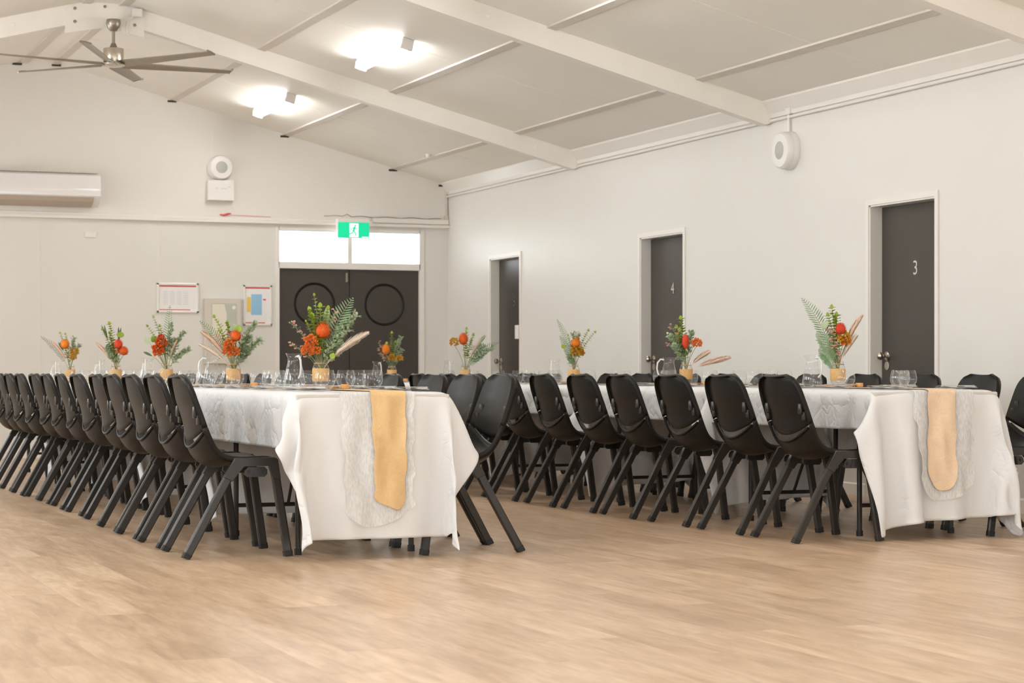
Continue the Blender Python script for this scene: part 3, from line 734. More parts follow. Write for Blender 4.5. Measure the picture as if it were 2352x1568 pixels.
def make_chair():
    r = empty('stacking_chair')
    bm = shell_mesh(lambda v: s_at_z(zt_(v)), lambda v: ST, ns=14, flange=(False, True))
    o = obj('backrest', bm, M['black'], r, 45)
    md = o.modifiers.new('shell', 'SOLIDIFY'); md.thickness = .0045; md.offset = 0
    bm = shell_mesh(lambda v: 0, lambda v: s_at_z(zb_(v)), ns=30, flange=(True, False))
    # rolled lip below the slot
    pts = []
    for j in range(15):
        v = -.84+1.68*j/14; q = shell_pt(s_at_z(zb_(v)), v); pts.append(q+Vector((-.004, 0, 0)))
    tube(bm, pts, .0045, 6)
    o = obj('seat', bm, M['black'], r, 45)
    md = o.modifiers.new('shell', 'SOLIDIFY'); md.thickness = .0045; md.offset = 0
    for s in (-1, 1):
        bm = new(); q = shell_pt(s_at_z(.665), s*.84)
        box(bm, q.x-.026, q.x-.003, s*.175-.016, s*.175+.016, .645, .70, bev=.007); box(bm, q.x-.012, q.x+.012, s*.190-.014, s*.190+.014, .615, .66, bev=.005)
        obj('back_hinge', bm, M['black_leg'], r, 40)
        yy = s*.208
        bm = new()
        q = [(.232, .462), (.425, .462), (.438, .452), (.452, .362), (.412, .362), (.400, .425), (.275, .425), (.222, .352), (.180, .372)]
        poly_prism(bm, q, 'y', yy-.016, yy+.016)
        bmesh.ops.bevel(bm, geom=list(bm.edges), offset=.003, segments=1, affect='EDGES')
        br = obj('side_bracket', bm, M['black_leg'], r, 30)
        bm = new(); q = [(.297, .418), (.375, .418), (.388, .405), (.388, .385), (.375, .372), (.295, .372), (.28, .385), (.284, .405)]
        poly_prism(bm, q, 'y', yy-.010, yy+.013*s if s > 0 else yy+.010)
        poly_prism(bm, [(.318, .372), (.332, .372), (.345, .418), (.331, .418)], 'y', yy-.013, yy+.013)
        for cx in (.30, .372): lathe(bm, [(0, s*.016), (.007, s*.016), (.008, s*.010)], 10, (cx, yy, .395), axis='y')
        obj('link_plate', bm, M['black_leg'], br, 30)
        bm = new()
        for cx in (.302, .370): lathe(bm, [(0, s*.0185), (.005, s*.0185), (.0055, s*.016)], 10, (cx, yy, .397), axis='y')
        obj('bolt_hole', bm, M['black_rubber'], br)
        for nm, a, b in (('rear', (.212, s*.206, .385), (.008, s*.22, .016)), ('front', (.428, s*.206, .385), (.484, s*.22, .016))):
            bm = new(); bar(bm, a, b, .040, .028); lg = obj('leg', bm, M['black_leg'], r, 20)
            bm = new(); a, b = Vector(a), Vector(b); t = (b-a).normalized(); e = b+t*.016; e.z = .001
            bar(bm, b-t*.012, e, .044, .032)
            for v in bm.verts: v.co.z = max(v.co.z, .0005)
            obj('rubber_foot', bm, M['black_rubber'], lg, 20)
    return r
chair0 = make_chair(); used = [False]
def place_chair(x, y, rz, label, group):
    c = copy_tree(chair0) if used[0] else chair0
    used[0] = True; c.location = (x, y, 0); c.rotation_euler = (0, 0, rz); tag(c, label, 'chair', group); return c
random.seed(5)
AL = [9.35, 9.93, 10.50, 11.04, 11.66, 12.31, 12.93, 13.50, 14.0, 14.48, 15.04, 15.50, 16.0]
for k, y in enumerate(AL):
    lab = 'black plastic chair, %s from the near end, left side of the left table' % ORD[k]
    place_chair(2.065+(.03 if 4 <= k <= 8 else 0), y+.22, math.radians(random.uniform(-1.5, 1.5)), lab, 'chairs along the left side of the left table')
AR = [9.15, 9.63, 10.14, 10.86, 11.4, 11.95, 12.55, 13.1, 13.7, 14.3, 14.85, 15.4, 16.0, 16.6, 17.2, 17.75]
for k, y in enumerate(AR):
    place_chair(3.645, y+.22, PI+math.radians(random.uniform(-2, 2)), 'black plastic chair, %s from the near end, right side of the left table' % ORD[k], 'chairs along the right side of the left table')
BL = [9.09, 9.67, 10.28, 10.94, 11.50, 12.10, 12.72, 13.25, 13.8, 14.4, 15.0, 15.6, 16.2, 16.8, 17.4]
for k, y in enumerate(BL):
    place_chair(5.09-.013*k, y+.22, math.radians(random.uniform(-1, 1)), 'black plastic chair, %s from the near end, left side of the right table' % ORD[k], 'chairs along the left side of the right table')
BR = [9.12, 9.69, 10.29, 10.94, 11.6, 12.2, 12.8, 13.4, 14.2, 14.8, 15.4, 16.0, 16.6, 17.2]
for k, y in enumerate(BR):
    place_chair(6.76, y+.22, PI+math.radians(random.uniform(-2, 2)), 'black plastic chair, %s from the near end, right side of the right table' % ORD[k], 'chairs along the right side of the right table')

# ------------------------------------------------------------------ tables and cloths
TT, TL = .755, 1.80         # board top, board length
def make_table():
    r = empty('folding_table')
    bm = new(); box(bm, -.37, .37, .0, TL, TT-.04, TT, bev=.008); obj('table_top', bm, M['table_grey'], r)
    for y in (.30, TL-.30):
        s = 1 if y < 1 else -1
        bm = new()
        for x in (-.28, .28): tube(bm, [(x, y, TT-.04), (x, y, .02)], .014, 8)
        tube(bm, [(-.28, y, .16), (.28, y, .16)], .011, 8); tube(bm, [(0, y, .16), (0, y+s*.35, TT-.045)], .009, 8)
        lf = obj('leg_frame', bm, M['black_leg'], r, 50)
        for x in (-.28, .28):
            bm = new(); lathe(bm, [(0, 0), (.018, 0), (.018, .03), (0, .03)], 10, (x, y, 0)); obj('leg_foot', bm, M['black_rubber'], lf)
    return r
ZT = .765
def drape(oL, oR, fL, fR, seed, length=TL, hw=.378, d=.024, steps=230):
    """tablecloth: mass-spring cloth settled over the end of a table. returns (verts, faces)"""
    rs = np.random.RandomState(seed)
    us = np.arange(-hw-oL, hw+oR+1e-6, d); nu = len(us)
    ft = max(fL, fR); nv = int(round((length+ft)/d))+1
    U = np.repeat(us[:, None], nv, 1); vmin = -(fL+(fR-fL)*(us-us[0])/(us[-1]-us[0]))
    t = np.linspace(0, 1, nv)[None, :]; V = vmin[:, None]*(1-t)+length*t
    V = vmin[:, None]+(length-vmin[:, None])*t
    rest = np.stack([U, V, np.zeros_like(U)], -1)
    P = rest.copy(); P[..., 2] = ZT
    # initial guess: fold down the overhangs
    ox = np.maximum(np.abs(U)-hw, 0); oy = np.maximum(-V, 0)
    rr = np.hypot(ox, oy)
    nx = np.where(rr > 0, ox/np.maximum(rr, 1e-6), 0)*np.sign(U); ny = -np.where(rr > 0, oy/np.maximum(rr, 1e-6), 0)
    P[..., 0] = np.clip(U, -hw, hw)+nx*rr*.35; P[..., 1] = np.maximum(V, 0)+ny*rr*.35; P[..., 2] = ZT-rr*.93
    ph = rs.uniform(0, 6, 6)
    P[..., 1] -= np.where(oy > 0, (oy/.6)*(.012+.014*np.sin(U*9+ph[0])+.008*np.sin(U*21+ph[1])), 0)
    P[..., 0] += np.where(ox > 0, np.sign(U)*(ox/.3)*(.012+.014*np.sin(V*8+ph[2])+.010*np.sin(V*19+ph[3])), 0)
    pin = (np.abs(U) < hw-.03) & (V > .03)
    pp = P.copy(); Q = P.copy()
    def dist(a, b): return np.linalg.norm(rest[a]-rest[b], axis=-1)
    sl = np.s_
    cons = []
    def add(ax, step, stiff, par):
        if ax == 0:
            for o in range(par): cons.append((sl[o:nu-step:par, :], sl[o+step::par, :], stiff))
        else:
            for o in range(par): cons.append((sl[:, o:nv-step:par], sl[:, o+step::par], stiff))
    add(0, 1, 1, 2); add(1, 1, 1, 2)
    for o in (0, 1):
        cons.append((sl[o:nu-1:2, 0:nv-1], sl[o+1::2, 1:nv], .35)); cons.append((sl[o:nu-1:2, 1:nv], sl[o+1::2, 0:nv-1], .35))
    for o in range(4): cons.append((sl[o:nu-2:4, :], sl[o+2::4, :], .22)); cons.append((sl[:, o:nv-2:4], sl[:, o+2::4], .22))
    C = []
    W = np.where(pin, 0., 1.)
    for a, b, k in cons:
        na = rest[a].shape; nb = rest[b].shape; m0, m1 = min(na[0], nb[0]), min(na[1], nb[1])
        L0 = np.linalg.norm(rest[a][:m0, :m1]-rest[b][:m0, :m1], axis=-1)
        wa, wb = W[a][:m0, :m1], W[b][:m0, :m1]; ws = wa+wb; ws = np.where(ws == 0, 1, ws)
        C.append((a, b, m0, m1, L0, (wa/ws)[..., None]*k, (wb/ws)[..., None]*k))
    g = .13*9.8*(1/60)**2; mg = .006
    for it in range(steps):
        damp = .94 if it < steps*.7 else .85
        Vv = (P-Q)*damp; Q = P.copy(); P = P+Vv; P[..., 2] -= g*W
        for ii in range(14):
            for a, b, m0, m1, L0, wa, wb in C:
                A, Bv = P[a][:m0, :m1], P[b][:m0, :m1]; D = Bv-A; l = np.linalg.norm(D, axis=-1)
                e = ((l-L0)/np.maximum(l, 1e-6))[..., None]*D
                A += e*wa; Bv -= e*wb
            P[pin] = pp[pin]
            # table: treat the space below the board as solid
            X, Y, Z = P[..., 0], P[..., 1], P[..., 2]
            px = hw+mg-np.abs(X); py = Y+mg; pz = ZT-Z
            ins = (px > 0) & (py > 0) & (pz > 0)
            top = ins & (pz <= px) & (pz <= py); side = ins & ~top & (px < py); fr = ins & ~top & ~side
            Z[top] = ZT; X[side] = np.sign(X[side])*(hw+mg); Y[fr] = -mg
            tch = top; P[tch, :2] = Q[tch, :2]*.8+P[tch, :2]*.2
            Z[Z < .006] = .006
    return P, rest
def gather(P, k=.75):
    """the corner cones hang in towards the table leg lower down"""
    P = P.copy(); f0 = np.clip((ZT-P[..., 2])/.5, 0, 1); X = P[..., 0]
    P[..., 1] -= np.where(P[..., 1] < .04, f0*(.018+.013*np.sin(X*15+1)+.010*np.sin(X*29+P[..., 2]*3)), 0)
    P[..., 0] *= np.where(P[..., 1] < .3, 1-.06*np.clip((ZT-P[..., 2])/.25, 0, 1)*(np.abs(X) > .36), 1)
    f = np.clip(((ZT-P[..., 2])/ZT-.42)/.42, 0, 1); f = f*f*(3-2*f); ax = np.abs(P[..., 0]); ex = np.maximum(ax-.33, 0)
    P[..., 0] = np.where(P[..., 1] < .06, np.sign(P[..., 0])*(np.minimum(ax, .33)+ex*(1-k*f)), P[..., 0]); return P
def cloth_obj(name, P, mt, label=None, cat=None, group=None, sub=1, smooth_it=4):
    P = P.copy()
    for _ in range(smooth_it):
        A = P.copy(); A[1:-1, 1:-1] = (P[1:-1, 1:-1]*4+P[:-2, 1:-1]+P[2:, 1:-1]+P[1:-1, :-2]+P[1:-1, 2:])/8
        P = A
    nu, nv = P.shape[:2]; me = bpy.data.meshes.new(name)
    idx = np.arange(nu*nv).reshape(nu, nv)
    F = np.stack([idx[:-1, :-1], idx[1:, :-1], idx[1:, 1:], idx[:-1, 1:]], -1).reshape(-1, 4)
    me.from_pydata(P.reshape(-1, 3).tolist(), [], F.tolist()); me.polygons.foreach_set('use_smooth', [True]*len(F)); me.materials.append(mt)
    o = bpy.data.objects.new(name, me); COL.objects.link(o)
    if sub:
        md = o.modifiers.new('smooth', 'SUBSURF'); md.levels = sub; md.render_levels = sub
    if name != 'gauze_runner': md = o.modifiers.new('thickness', 'SOLIDIFY'); md.thickness = .0012; md.offset = 0
    return tag(o, label, cat, group)
PA, _ = drape(.262, .285, .655, .665, 3)
PB, _ = drape(.20, .42, .69, .62, 8)
PA, PB = gather(PA), gather(PB, .22)
AX, BX, Y0 = 2.893, 5.925, 9.10
tab0 = make_table(); first = True
clothA = clothB = None
for row, (cx, P, nm) in enumerate(((AX, PA, 'left'), (BX, PB, 'right'))):
    cl0 = None
    for k in range(5):
        y = Y0+k*1.835
        t = tab0 if first else copy_tree(tab0); first = False
        t.location = (cx, y, 0); tag(t, 'folding table under white cloth, %s from the near end of the %s row' % (ORD[k], nm), 'table', 'folding tables in two long rows')
        lab = 'white cloth hanging to the floor at the near end of the %s table' % nm if k == 0 else 'white cloth on the %s table from the near end of the %s row' % (ORD[k], nm)
        if cl0 is None: cl0 = cloth_obj('tablecloth', P, M['cloth']); c = cl0
        else: c = cl0.copy(); COL.objects.link(c)
        c.location = (cx, y, 0); tag(c, lab, 'tablecloth', 'white tablecloths')

# runners: gauze below, hessian above
def runner(name, P, cx, xc, hwid, drop, off, mt, label, cat, seed, skew=0, ragged=.0025, y_end=Y0+9.0, zoff=.004):
    rs = np.random.RandomState(seed); pts = P.reshape(-1, 3); fr = pts[(pts[:, 1] < .02)]
    nu, nd, nt = 25, 56, 80
    gx = np.linspace(-.5, .5, 51); gz = np.linspace(.05, ZT, 41); FM = np.full((51, 41), -.01)
    for a in range(51):
        for b in range(41):
            q = fr[(np.abs(fr[:, 0]-gx[a]) < .03) & (np.abs(fr[:, 2]-gz[b]) < .03)]
            if len(q): FM[a, b] = q[:, 1].min()
    FM0 = FM.copy()
    for _ in range(4): FM[1:-1, :] = (FM[:-2, :]+2*FM[1:-1, :]+FM[2:, :])/4; FM[:, 1:-1] = (FM[:, :-2]+2*FM[:, 1:-1]+FM[:, 2:])/4
    raw = FM0.copy()
    FM = np.minimum(FM, raw)-.002
    def front(x, z):
        a = min(49.999, max(0, (x+.5)*50)); b = min(39.999, max(0, (z-.05)/(ZT-.05)*40)); i0, j0 = int(a), int(b); a -= i0; b -= j0
        return FM[i0, j0]*(1-a)*(1-b)+FM[i0+1, j0]*a*(1-b)+FM[i0, j0+1]*(1-a)*b+FM[i0+1, j0+1]*a*b
    ph = rs.uniform(0, 6, 8); G = np.zeros((nu, nd+nt, 3))
    for i in range(nu):
        u = -1+2*i/(nu-1)
        dr = drop*(1+.03*math.sin(u*2.5+ph[0])-(.10*abs(u)**3 if 'hess' in label else .06*math.sin(u*4+ph[6])))
        for j in range(nd):
            z = ZT-dr*(1-j/(nd-1)); f = (ZT-z)/drop
            wv = ragged*(math.sin(z*37+ph[1]+u)+.6*math.sin(z*83+ph[2])) if abs(u) > .5 else 0
            x = xc-cx+u*hwid*(1-.10*f*(abs(u)))+skew*f+(wv if abs(u) > .8 else wv*.3)
            yy = front(x, z)
            xx = x; rip = .0055*math.sin(z*17+xx*40+1)+.005*math.sin(z*11-xx*48+2)+.0025*math.sin(z*43+xx*60)+.004*math.sin(xx*70+z*6); rip *= min(1, (ZT-z)/.12)
            G[i, j] = (x, min(yy, -.006)-off-.009-rip, z)
        for j in range(nt):
            yv = (y_end-Y0)*(j+.3)/nt if j > 3 else j*.012
            G[i, nd+j] = (xc-cx+u*hwid, yv, ZT+zoff+.0015*math.sin(yv*9+u*3))
    for it in range(3):
        A = G.copy(); A[1:-1, 1:-1] = (G[1:-1, 1:-1]*4+G[:-2, 1:-1]+G[2:, 1:-1]+G[1:-1, :-2]+G[1:-1, 2:])/8; G = A
    o = cloth_obj(name, G, mt, label, cat, smooth_it=0); o.location = (cx, Y0, 0); return o
runner('gauze_runner', PA, AX, 2.90, .175, .60, .002, M['gauze'], 'sheer white gauze runner under the hessian on the left table', 'table runner', 1, ragged=.007, zoff=.003)
runner('gauze_runner', PB, BX, 5.945, .185, .55, .002, M['gauze'], 'sheer white gauze runner under the hessian on the right table', 'table runner', 2, ragged=.007, zoff=.003)
runner('hessian_runner', PA, AX, 2.952, .083, .535, .014, M['burlap'], 'golden hessian runner hanging down the near end of the left table', 'table runner', 4, skew=-.005, zoff=.007)
runner('hessian_runner', PB, BX, 5.93, .083, .50, .014, M['burlap_pale'], 'pale hessian runner hanging down the near end of the right table', 'table runner', 5, skew=-.02, zoff=.007)

# ------------------------------------------------------------------ glassware, jars
def thin(prof, t=.0022): # outer then inner profile
    return prof+[(max(r-t, 0), z) for r, z in prof[::-1]]
def make_tumbler():
    r = empty('tumbler')
    bm = new(); lathe(bm, [(0, .004), (.026, .004), (.034, .010), (.048, .035), (.051, .052), (.047, .075), (.0405, .098)], 28)
    obj('bowl', bm, M['glass'], r, 60)
    bm = new(); lathe(bm, [(.026, .0005), (.0275, .003), (.026, .0055), (.0245, .003), (.026, .0005)], 24); obj('base_ring', bm, M['glass'], r, 60)
    return r
def make_jug():
    r = empty('water_jug')
    out = [(0, .003), (.042, .003), (.052, .012), (.056, .03), (.052, .07), (.042, .11), (.034, .14), (.034, .16), (.042, .185)]
    bm = new(); lathe(bm, out, 28)
    for v in bm.verts:
        if v.co.z > .17 and v.co.x > .02: v.co.x += (v.co.z-.17)*.8
    obj('jug_body', bm, M['glass'], r, 60)
    bm = new(); tube(bm, [(-.033, 0, .168), (-.055, 0, .172), (-.075, 0, .15), (-.080, 0, .11), (-.072, 0, .075), (-.052, 0, .058)], .0055, 8); obj('jug_handle', bm, M['white_glass'], r, 60)
    bm = new(); lathe(bm, [(0, .008), (.05, .016), (.053, .03), (.049, .07), (.0405, .105), (0, .105)], 24); obj('water', bm, M['water'], r, 60)
    return r
M['white_glass'] = mat('pale_glass', (.85, .86, .85), .15, Alpha=.75)
def make_jar():
    r = empty('glass_jar')
    bm = new(); lathe(bm, [(0, .002), (.034, .002), (.040, .010), (.041, .092), (.036, .104), (.031, .110), (.031, .128), (.033, .130)], 28)
    obj('jar_glass', bm, M['glass'], r, 60)
    bm = new(); lathe(bm, [(.0415, .022), (.0430, .024), (.0430, .086), (.0415, .088), (.0415, .022)], 28); obj('hessian_band', bm, M['jar_band'], r, 60)
    bm = new(); lathe(bm, [(0, .008), (.0365, .012), (.0365, .075), (0, .075)], 20); obj('water', bm, M['water'], r, 60)
    bm = new(); tube(bm, [(.034*math.cos(a), .034*math.sin(a), .112+.001*math.sin(5*a)) for a in [2*PI*k/20 for k in range(21)]], .0022, 6)
    tube(bm, [(0, -.034, .112), (.012, -.04, .118), (.02, -.04, .112), (.008, -.038, .11), (-.01, -.04, .12), (-.018, -.04, .112), (0, -.035, .11), (.01, -.044, .09)], .0016, 5)
    obj('twine_tie', bm, M['twine'], r, 60); return r
tum0, jug0, jar0 = make_tumbler(), make_jug(), make_jar(); usedn = set()
def put(proto, loc, rz, label, cat, group, sc=1):
    c = copy_tree(proto) if proto.name in usedn else proto
    usedn.add(proto.name); c.location = loc; c.rotation_euler = (0, 0, rz); c.scale = (sc, sc, sc); return tag(c, label, cat, group)
C_, S_ = math.cos(YAW), math.sin(YAW)
TZ = ZT+.0015
# ------------------------------------------------------------------ bouquets
def frand(a, b): return random.uniform(a, b)
def curve_pts(tip, bend=0.0, n=8, base=(0, 0, -.07), side=Vector((0, 1, 0))):
    b = Vector(base); t = Vector(tip); out = []
    ctrl = Vector((b.x+(t.x-b.x)*.25, b.y+(t.y-b.y)*.3, b.z+(t.z-b.z)*.6))+side*bend
    for i in range(n+1):
        k = i/n; out.append(b*(1-k)**2+ctrl*2*k*(1-k)+t*k*k)
    return out
def leaf(bm, p, d, up, ln, wd, mi=0, cup=.15):
    d = Vector(d).normalized(); up = Vector(up); s = d.cross(up)
    if s.length < 1e-4: s = d.cross(Vector((1, .3, .2)))
    s.normalize(); n = s.cross(d).normalized()
    prof = ((0, .05), (.2, .72), (.5, 1), (.78, .74), (1, .04))
    rows = []
    for k, (t, w) in enumerate(prof):
        c = p+d*(ln*t)+n*(-cup*ln*t*t)
        rows.append([bm.verts.new(c-s*(wd*w/2)+n*(wd*w*.15)), bm.verts.new(c), bm.verts.new(c+s*(wd*w/2)+n*(wd*w*.15))])
    for a, b in zip(rows, rows[1:]):
        for j in range(2): bm.faces.new((a[j], a[j+1], b[j+1], b[j])).material_index = mi
def stem(bm, pts, r=.0016, mi=1): tube(bm, pts, [r]*(len(pts)-1)+[r*.5], 5, mi=mi)
def dirat(pts, i): return (pts[min(i+1, len(pts)-1)]-pts[max(i-1, 0)]).normalized()
def E_euc(tip, kind='lime', size=.022, n=11, start=.35, **k):
    size *= 1.3; n += 2
    bm = new(); pts = curve_pts(tip, frand(-.02, .02), 14); stem(bm, pts)
    for i in range(n):
        t = start+(1-start)*i/(n-1); f = t*14; a = int(min(13, f)); p = pts[a].lerp(pts[a+1], f-a); d = dirat(pts, a); sz = size*(1.15-.5*t)*frand(.85, 1.15)
        ang = frand(0, PI)
        e1 = d.cross(Vector((0, 1, .1))).normalized(); e2 = d.cross(e1)
        for s in (1, -1):
            v = (e1*math.cos(ang)+e2*math.sin(ang))*s
            leaf(bm, p, v*.9+d*.45, d, sz, sz*(.85 if kind != 'sage_fine' else .55))
    leaf(bm, pts[-1], dirat(pts, 14), Vector((0, 1, 0)), size*.7, size*.5)
    return 'eucalyptus_stem', bm, [M['lime'] if kind == 'lime' else M['sage'], M['stem']]
def E_sage(tip, size=.023, n=18, spread=.03, **k):
    bm = new(); pts = curve_pts(tip, frand(-.02, .02), 14); stem(bm, pts)
    for i in range(n):
        t = .38+.62*i/(n-1); f = t*14; a = int(min(13, f)); p = pts[a].lerp(pts[a+1], f-a); d = dirat(pts, a)
        for q in range(3):
            ang = frand(0, 2*PI); e1 = d.cross(Vector((0, 1, .1))).normalized(); e2 = d.cross(e1); v = e1*math.cos(ang)+e2*math.sin(ang)
            p2 = p+(v+d*.8)*spread*frand(.2, 1)*(1.1-t*.6)
            stem(bm, [p, p2], .0008)
            for s in (1, -1): leaf(bm, p2, v*s*.8+d*.6+Vector((0, frand(-.4, .4), 0)), d, size*frand(.8, 1.2), size*.6)
            leaf(bm, p2, v*.6+d, d, size, size*.6)
    return 'sage_sprig', bm, [M['sage'], M['stem']]
def E_fern(tip, size=.05, n=19, start=.3, dark=False, **k):
    bm = new(); pts = curve_pts(tip, 0, 20); stem(bm, pts, .0014)
    side = (pts[-1]-pts[0]).normalized().cross(Vector((0, 1, 0))).normalized()
    for i in range(n):
        t = start+(1-start)*i/(n-1); f = t*20; a = int(min(19, f)); p = pts[a].lerp(pts[a+1], f-a); d = dirat(pts, a)
        u = (t-start)/(1-start); ln = size*(math.sin(PI*min(1, .18+u*.82))**.8)*frand(.9, 1.1)+.006
        for s in (1, -1): leaf(bm, p, side*s*.85+d*.6+Vector((0, frand(-.2, .2), 0)), Vector((0, 1, 0)), ln, max(.0045, ln*.15), cup=.25)
    return 'fern_frond', bm, [M['darkleaf'] if dark else M['fern'], M['stem']]
def E_pampas(tip, width=.028, pale=False, start=.42, **k):
    bm = new(); pts = curve_pts(tip, 0, 20); stem(bm, pts, .0014)
    for i in range(64):
        t = start+(1-start)*(i/63)*.97; f = t*20; a = int(min(19, f)); p = pts[a].lerp(pts[a+1], f-a); d = dirat(pts, a)
        u = (t-start)/(1-start); w = width*(math.sin(PI*min(1, .15+.8*u))**.7)
        e1 = d.cross(Vector((0, 1, .05))).normalized(); e2 = d.cross(e1)
        for q in range(6):
            ang = frand(0, 2*PI); v = e1*math.cos(ang)+e2*math.sin(ang)*.6
            leaf(bm, p, v*.62+d, v, w*frand(1.1, 1.9), .006, cup=.2)
    return 'pampas_plume', bm, [M['pampas_pale'] if pale else M['pampas'], M['pampas']]
def spiky(bm, c, rx, rz, n, ln, wd, mi=0, ax=None):
    for i in range(n):
        z = 1-2*(i+.5)/n; a = i*2.39996; q = math.sqrt(1-z*z)
        d = Vector((q*math.cos(a), q*math.sin(a), z)); p = c+Vector((d.x*rx, d.y*rx, d.z*rz))
        leaf(bm, p*.999, d*.55+Vector((0, 0, .62)), d, ln*frand(.85, 1.15), wd, mi, cup=-.35)
def E_ball(tip, r=.038, rz=None, col='orange', **k):
    rz = rz or r*1.1; bm = new(); c = Vector(tip); pts = curve_pts(c-Vector((0, 0, rz*.8)), 0, 8); stem(bm, pts, .0025)
    rr = bmesh.ops.create_uvsphere(bm, u_segments=20, v_segments=12, radius=1)
    for v in rr['verts']: v.co = Vector((v.co.x*r*.93, v.co.y*r*.93, v.co.z*rz*.93))+c
    spiky(bm, c, r*.9, rz*.9, 260, r*.34, r*.10)
    for i in range(7):
        a = 2*PI*i/7; leaf(bm, c+Vector((0, 0, -rz*.85)), Vector((math.cos(a), math.sin(a), .25)), Vector((0, 0, 1)), r*1.1, r*.45, 1)
    return 'banksia_flower', bm, [M[col], M['stem']]
def E_ruffle(tip, r=.034, col='orange2', **k):
    bm = new(); c = Vector(tip); stem(bm, curve_pts(c-Vector((0, 0, r*.5)), 0, 8), .002)
    for i in range(34):
        z = 1-1.6*(i+.5)/34; a = i*2.39996; q = math.sqrt(max(0, 1-z*z)); d = Vector((q*math.cos(a), q*math.sin(a), z))
        p = c+d*r*frand(.45, .8); e = d.cross(Vector((0, 0, 1.01))).normalized()
        for m_ in range(5):
            b = m_*2*PI/5+i; dd = d*.75+e*math.cos(b)*.8+d.cross(e)*math.sin(b)*.8
            leaf(bm, p, dd, d, r*.42*frand(.8, 1.2), r*.34, 0, cup=-.4)
    return 'ruffled_flower', bm, [M[col], M['stem']]
def E_wax(tip, n=22, spread=.026, **k):
    bm = new(); pts = curve_pts(tip, frand(-.02, .02), 14); stem(bm, pts, .0012)
    for i in range(n):
        t = .5+.5*i/(n-1); f = t*14; a = int(min(13, f)); p = pts[a].lerp(pts[a+1], f-a)
        q = p+Vector((frand(-1, 1), frand(-1, 1), frand(-.3, 1)))*spread*(1.1-.5*t); stem(bm, [p, q], .0007)
        if i % 2:
            for m_ in range(5):
                b = m_*2*PI/5; leaf(bm, q, Vector((math.cos(b), math.sin(b)*.6-.5, frand(.2, .8))), Vector((0, -1, 0)), .0085, .0065, 2)
        for m_ in range(2): leaf(bm, p.lerp(q, .5), Vector((frand(-1, 1), frand(-1, 1), frand(0, 1))), Vector((0, 0, 1)), .016, .0035)
    return 'waxflower_sprig', bm, [M['sage'], M['stem'], M['pinkbud']]
def E_leaf(tip, size=.04, wide=.85, col='lime', **k):
    bm = new(); t = Vector(tip); b = Vector((t.x*.62, t.y, t.z*.62)) if k.get('long') else t-Vector((t.x*.2, 0, size*.8))
    stem(bm, curve_pts(b, 0, 8), .0015)
    d = (t-b).normalized(); ln = (t-b).length*1.05
    for s in (-.5, .5): leaf(bm, b, d+Vector((s*.12, s*.3, 0)), Vector((0, -1, .2)), ln, max(size*wide, .006), cup=.1)
    return 'broad_leaf', bm, [M[col], M['stem']]
TYPES = dict(euc=E_euc, sage=E_sage, fern=E_fern, pampas=E_pampas, ball=E_ball, ruffle=E_ruffle, wax=E_wax, leaf=E_leaf)
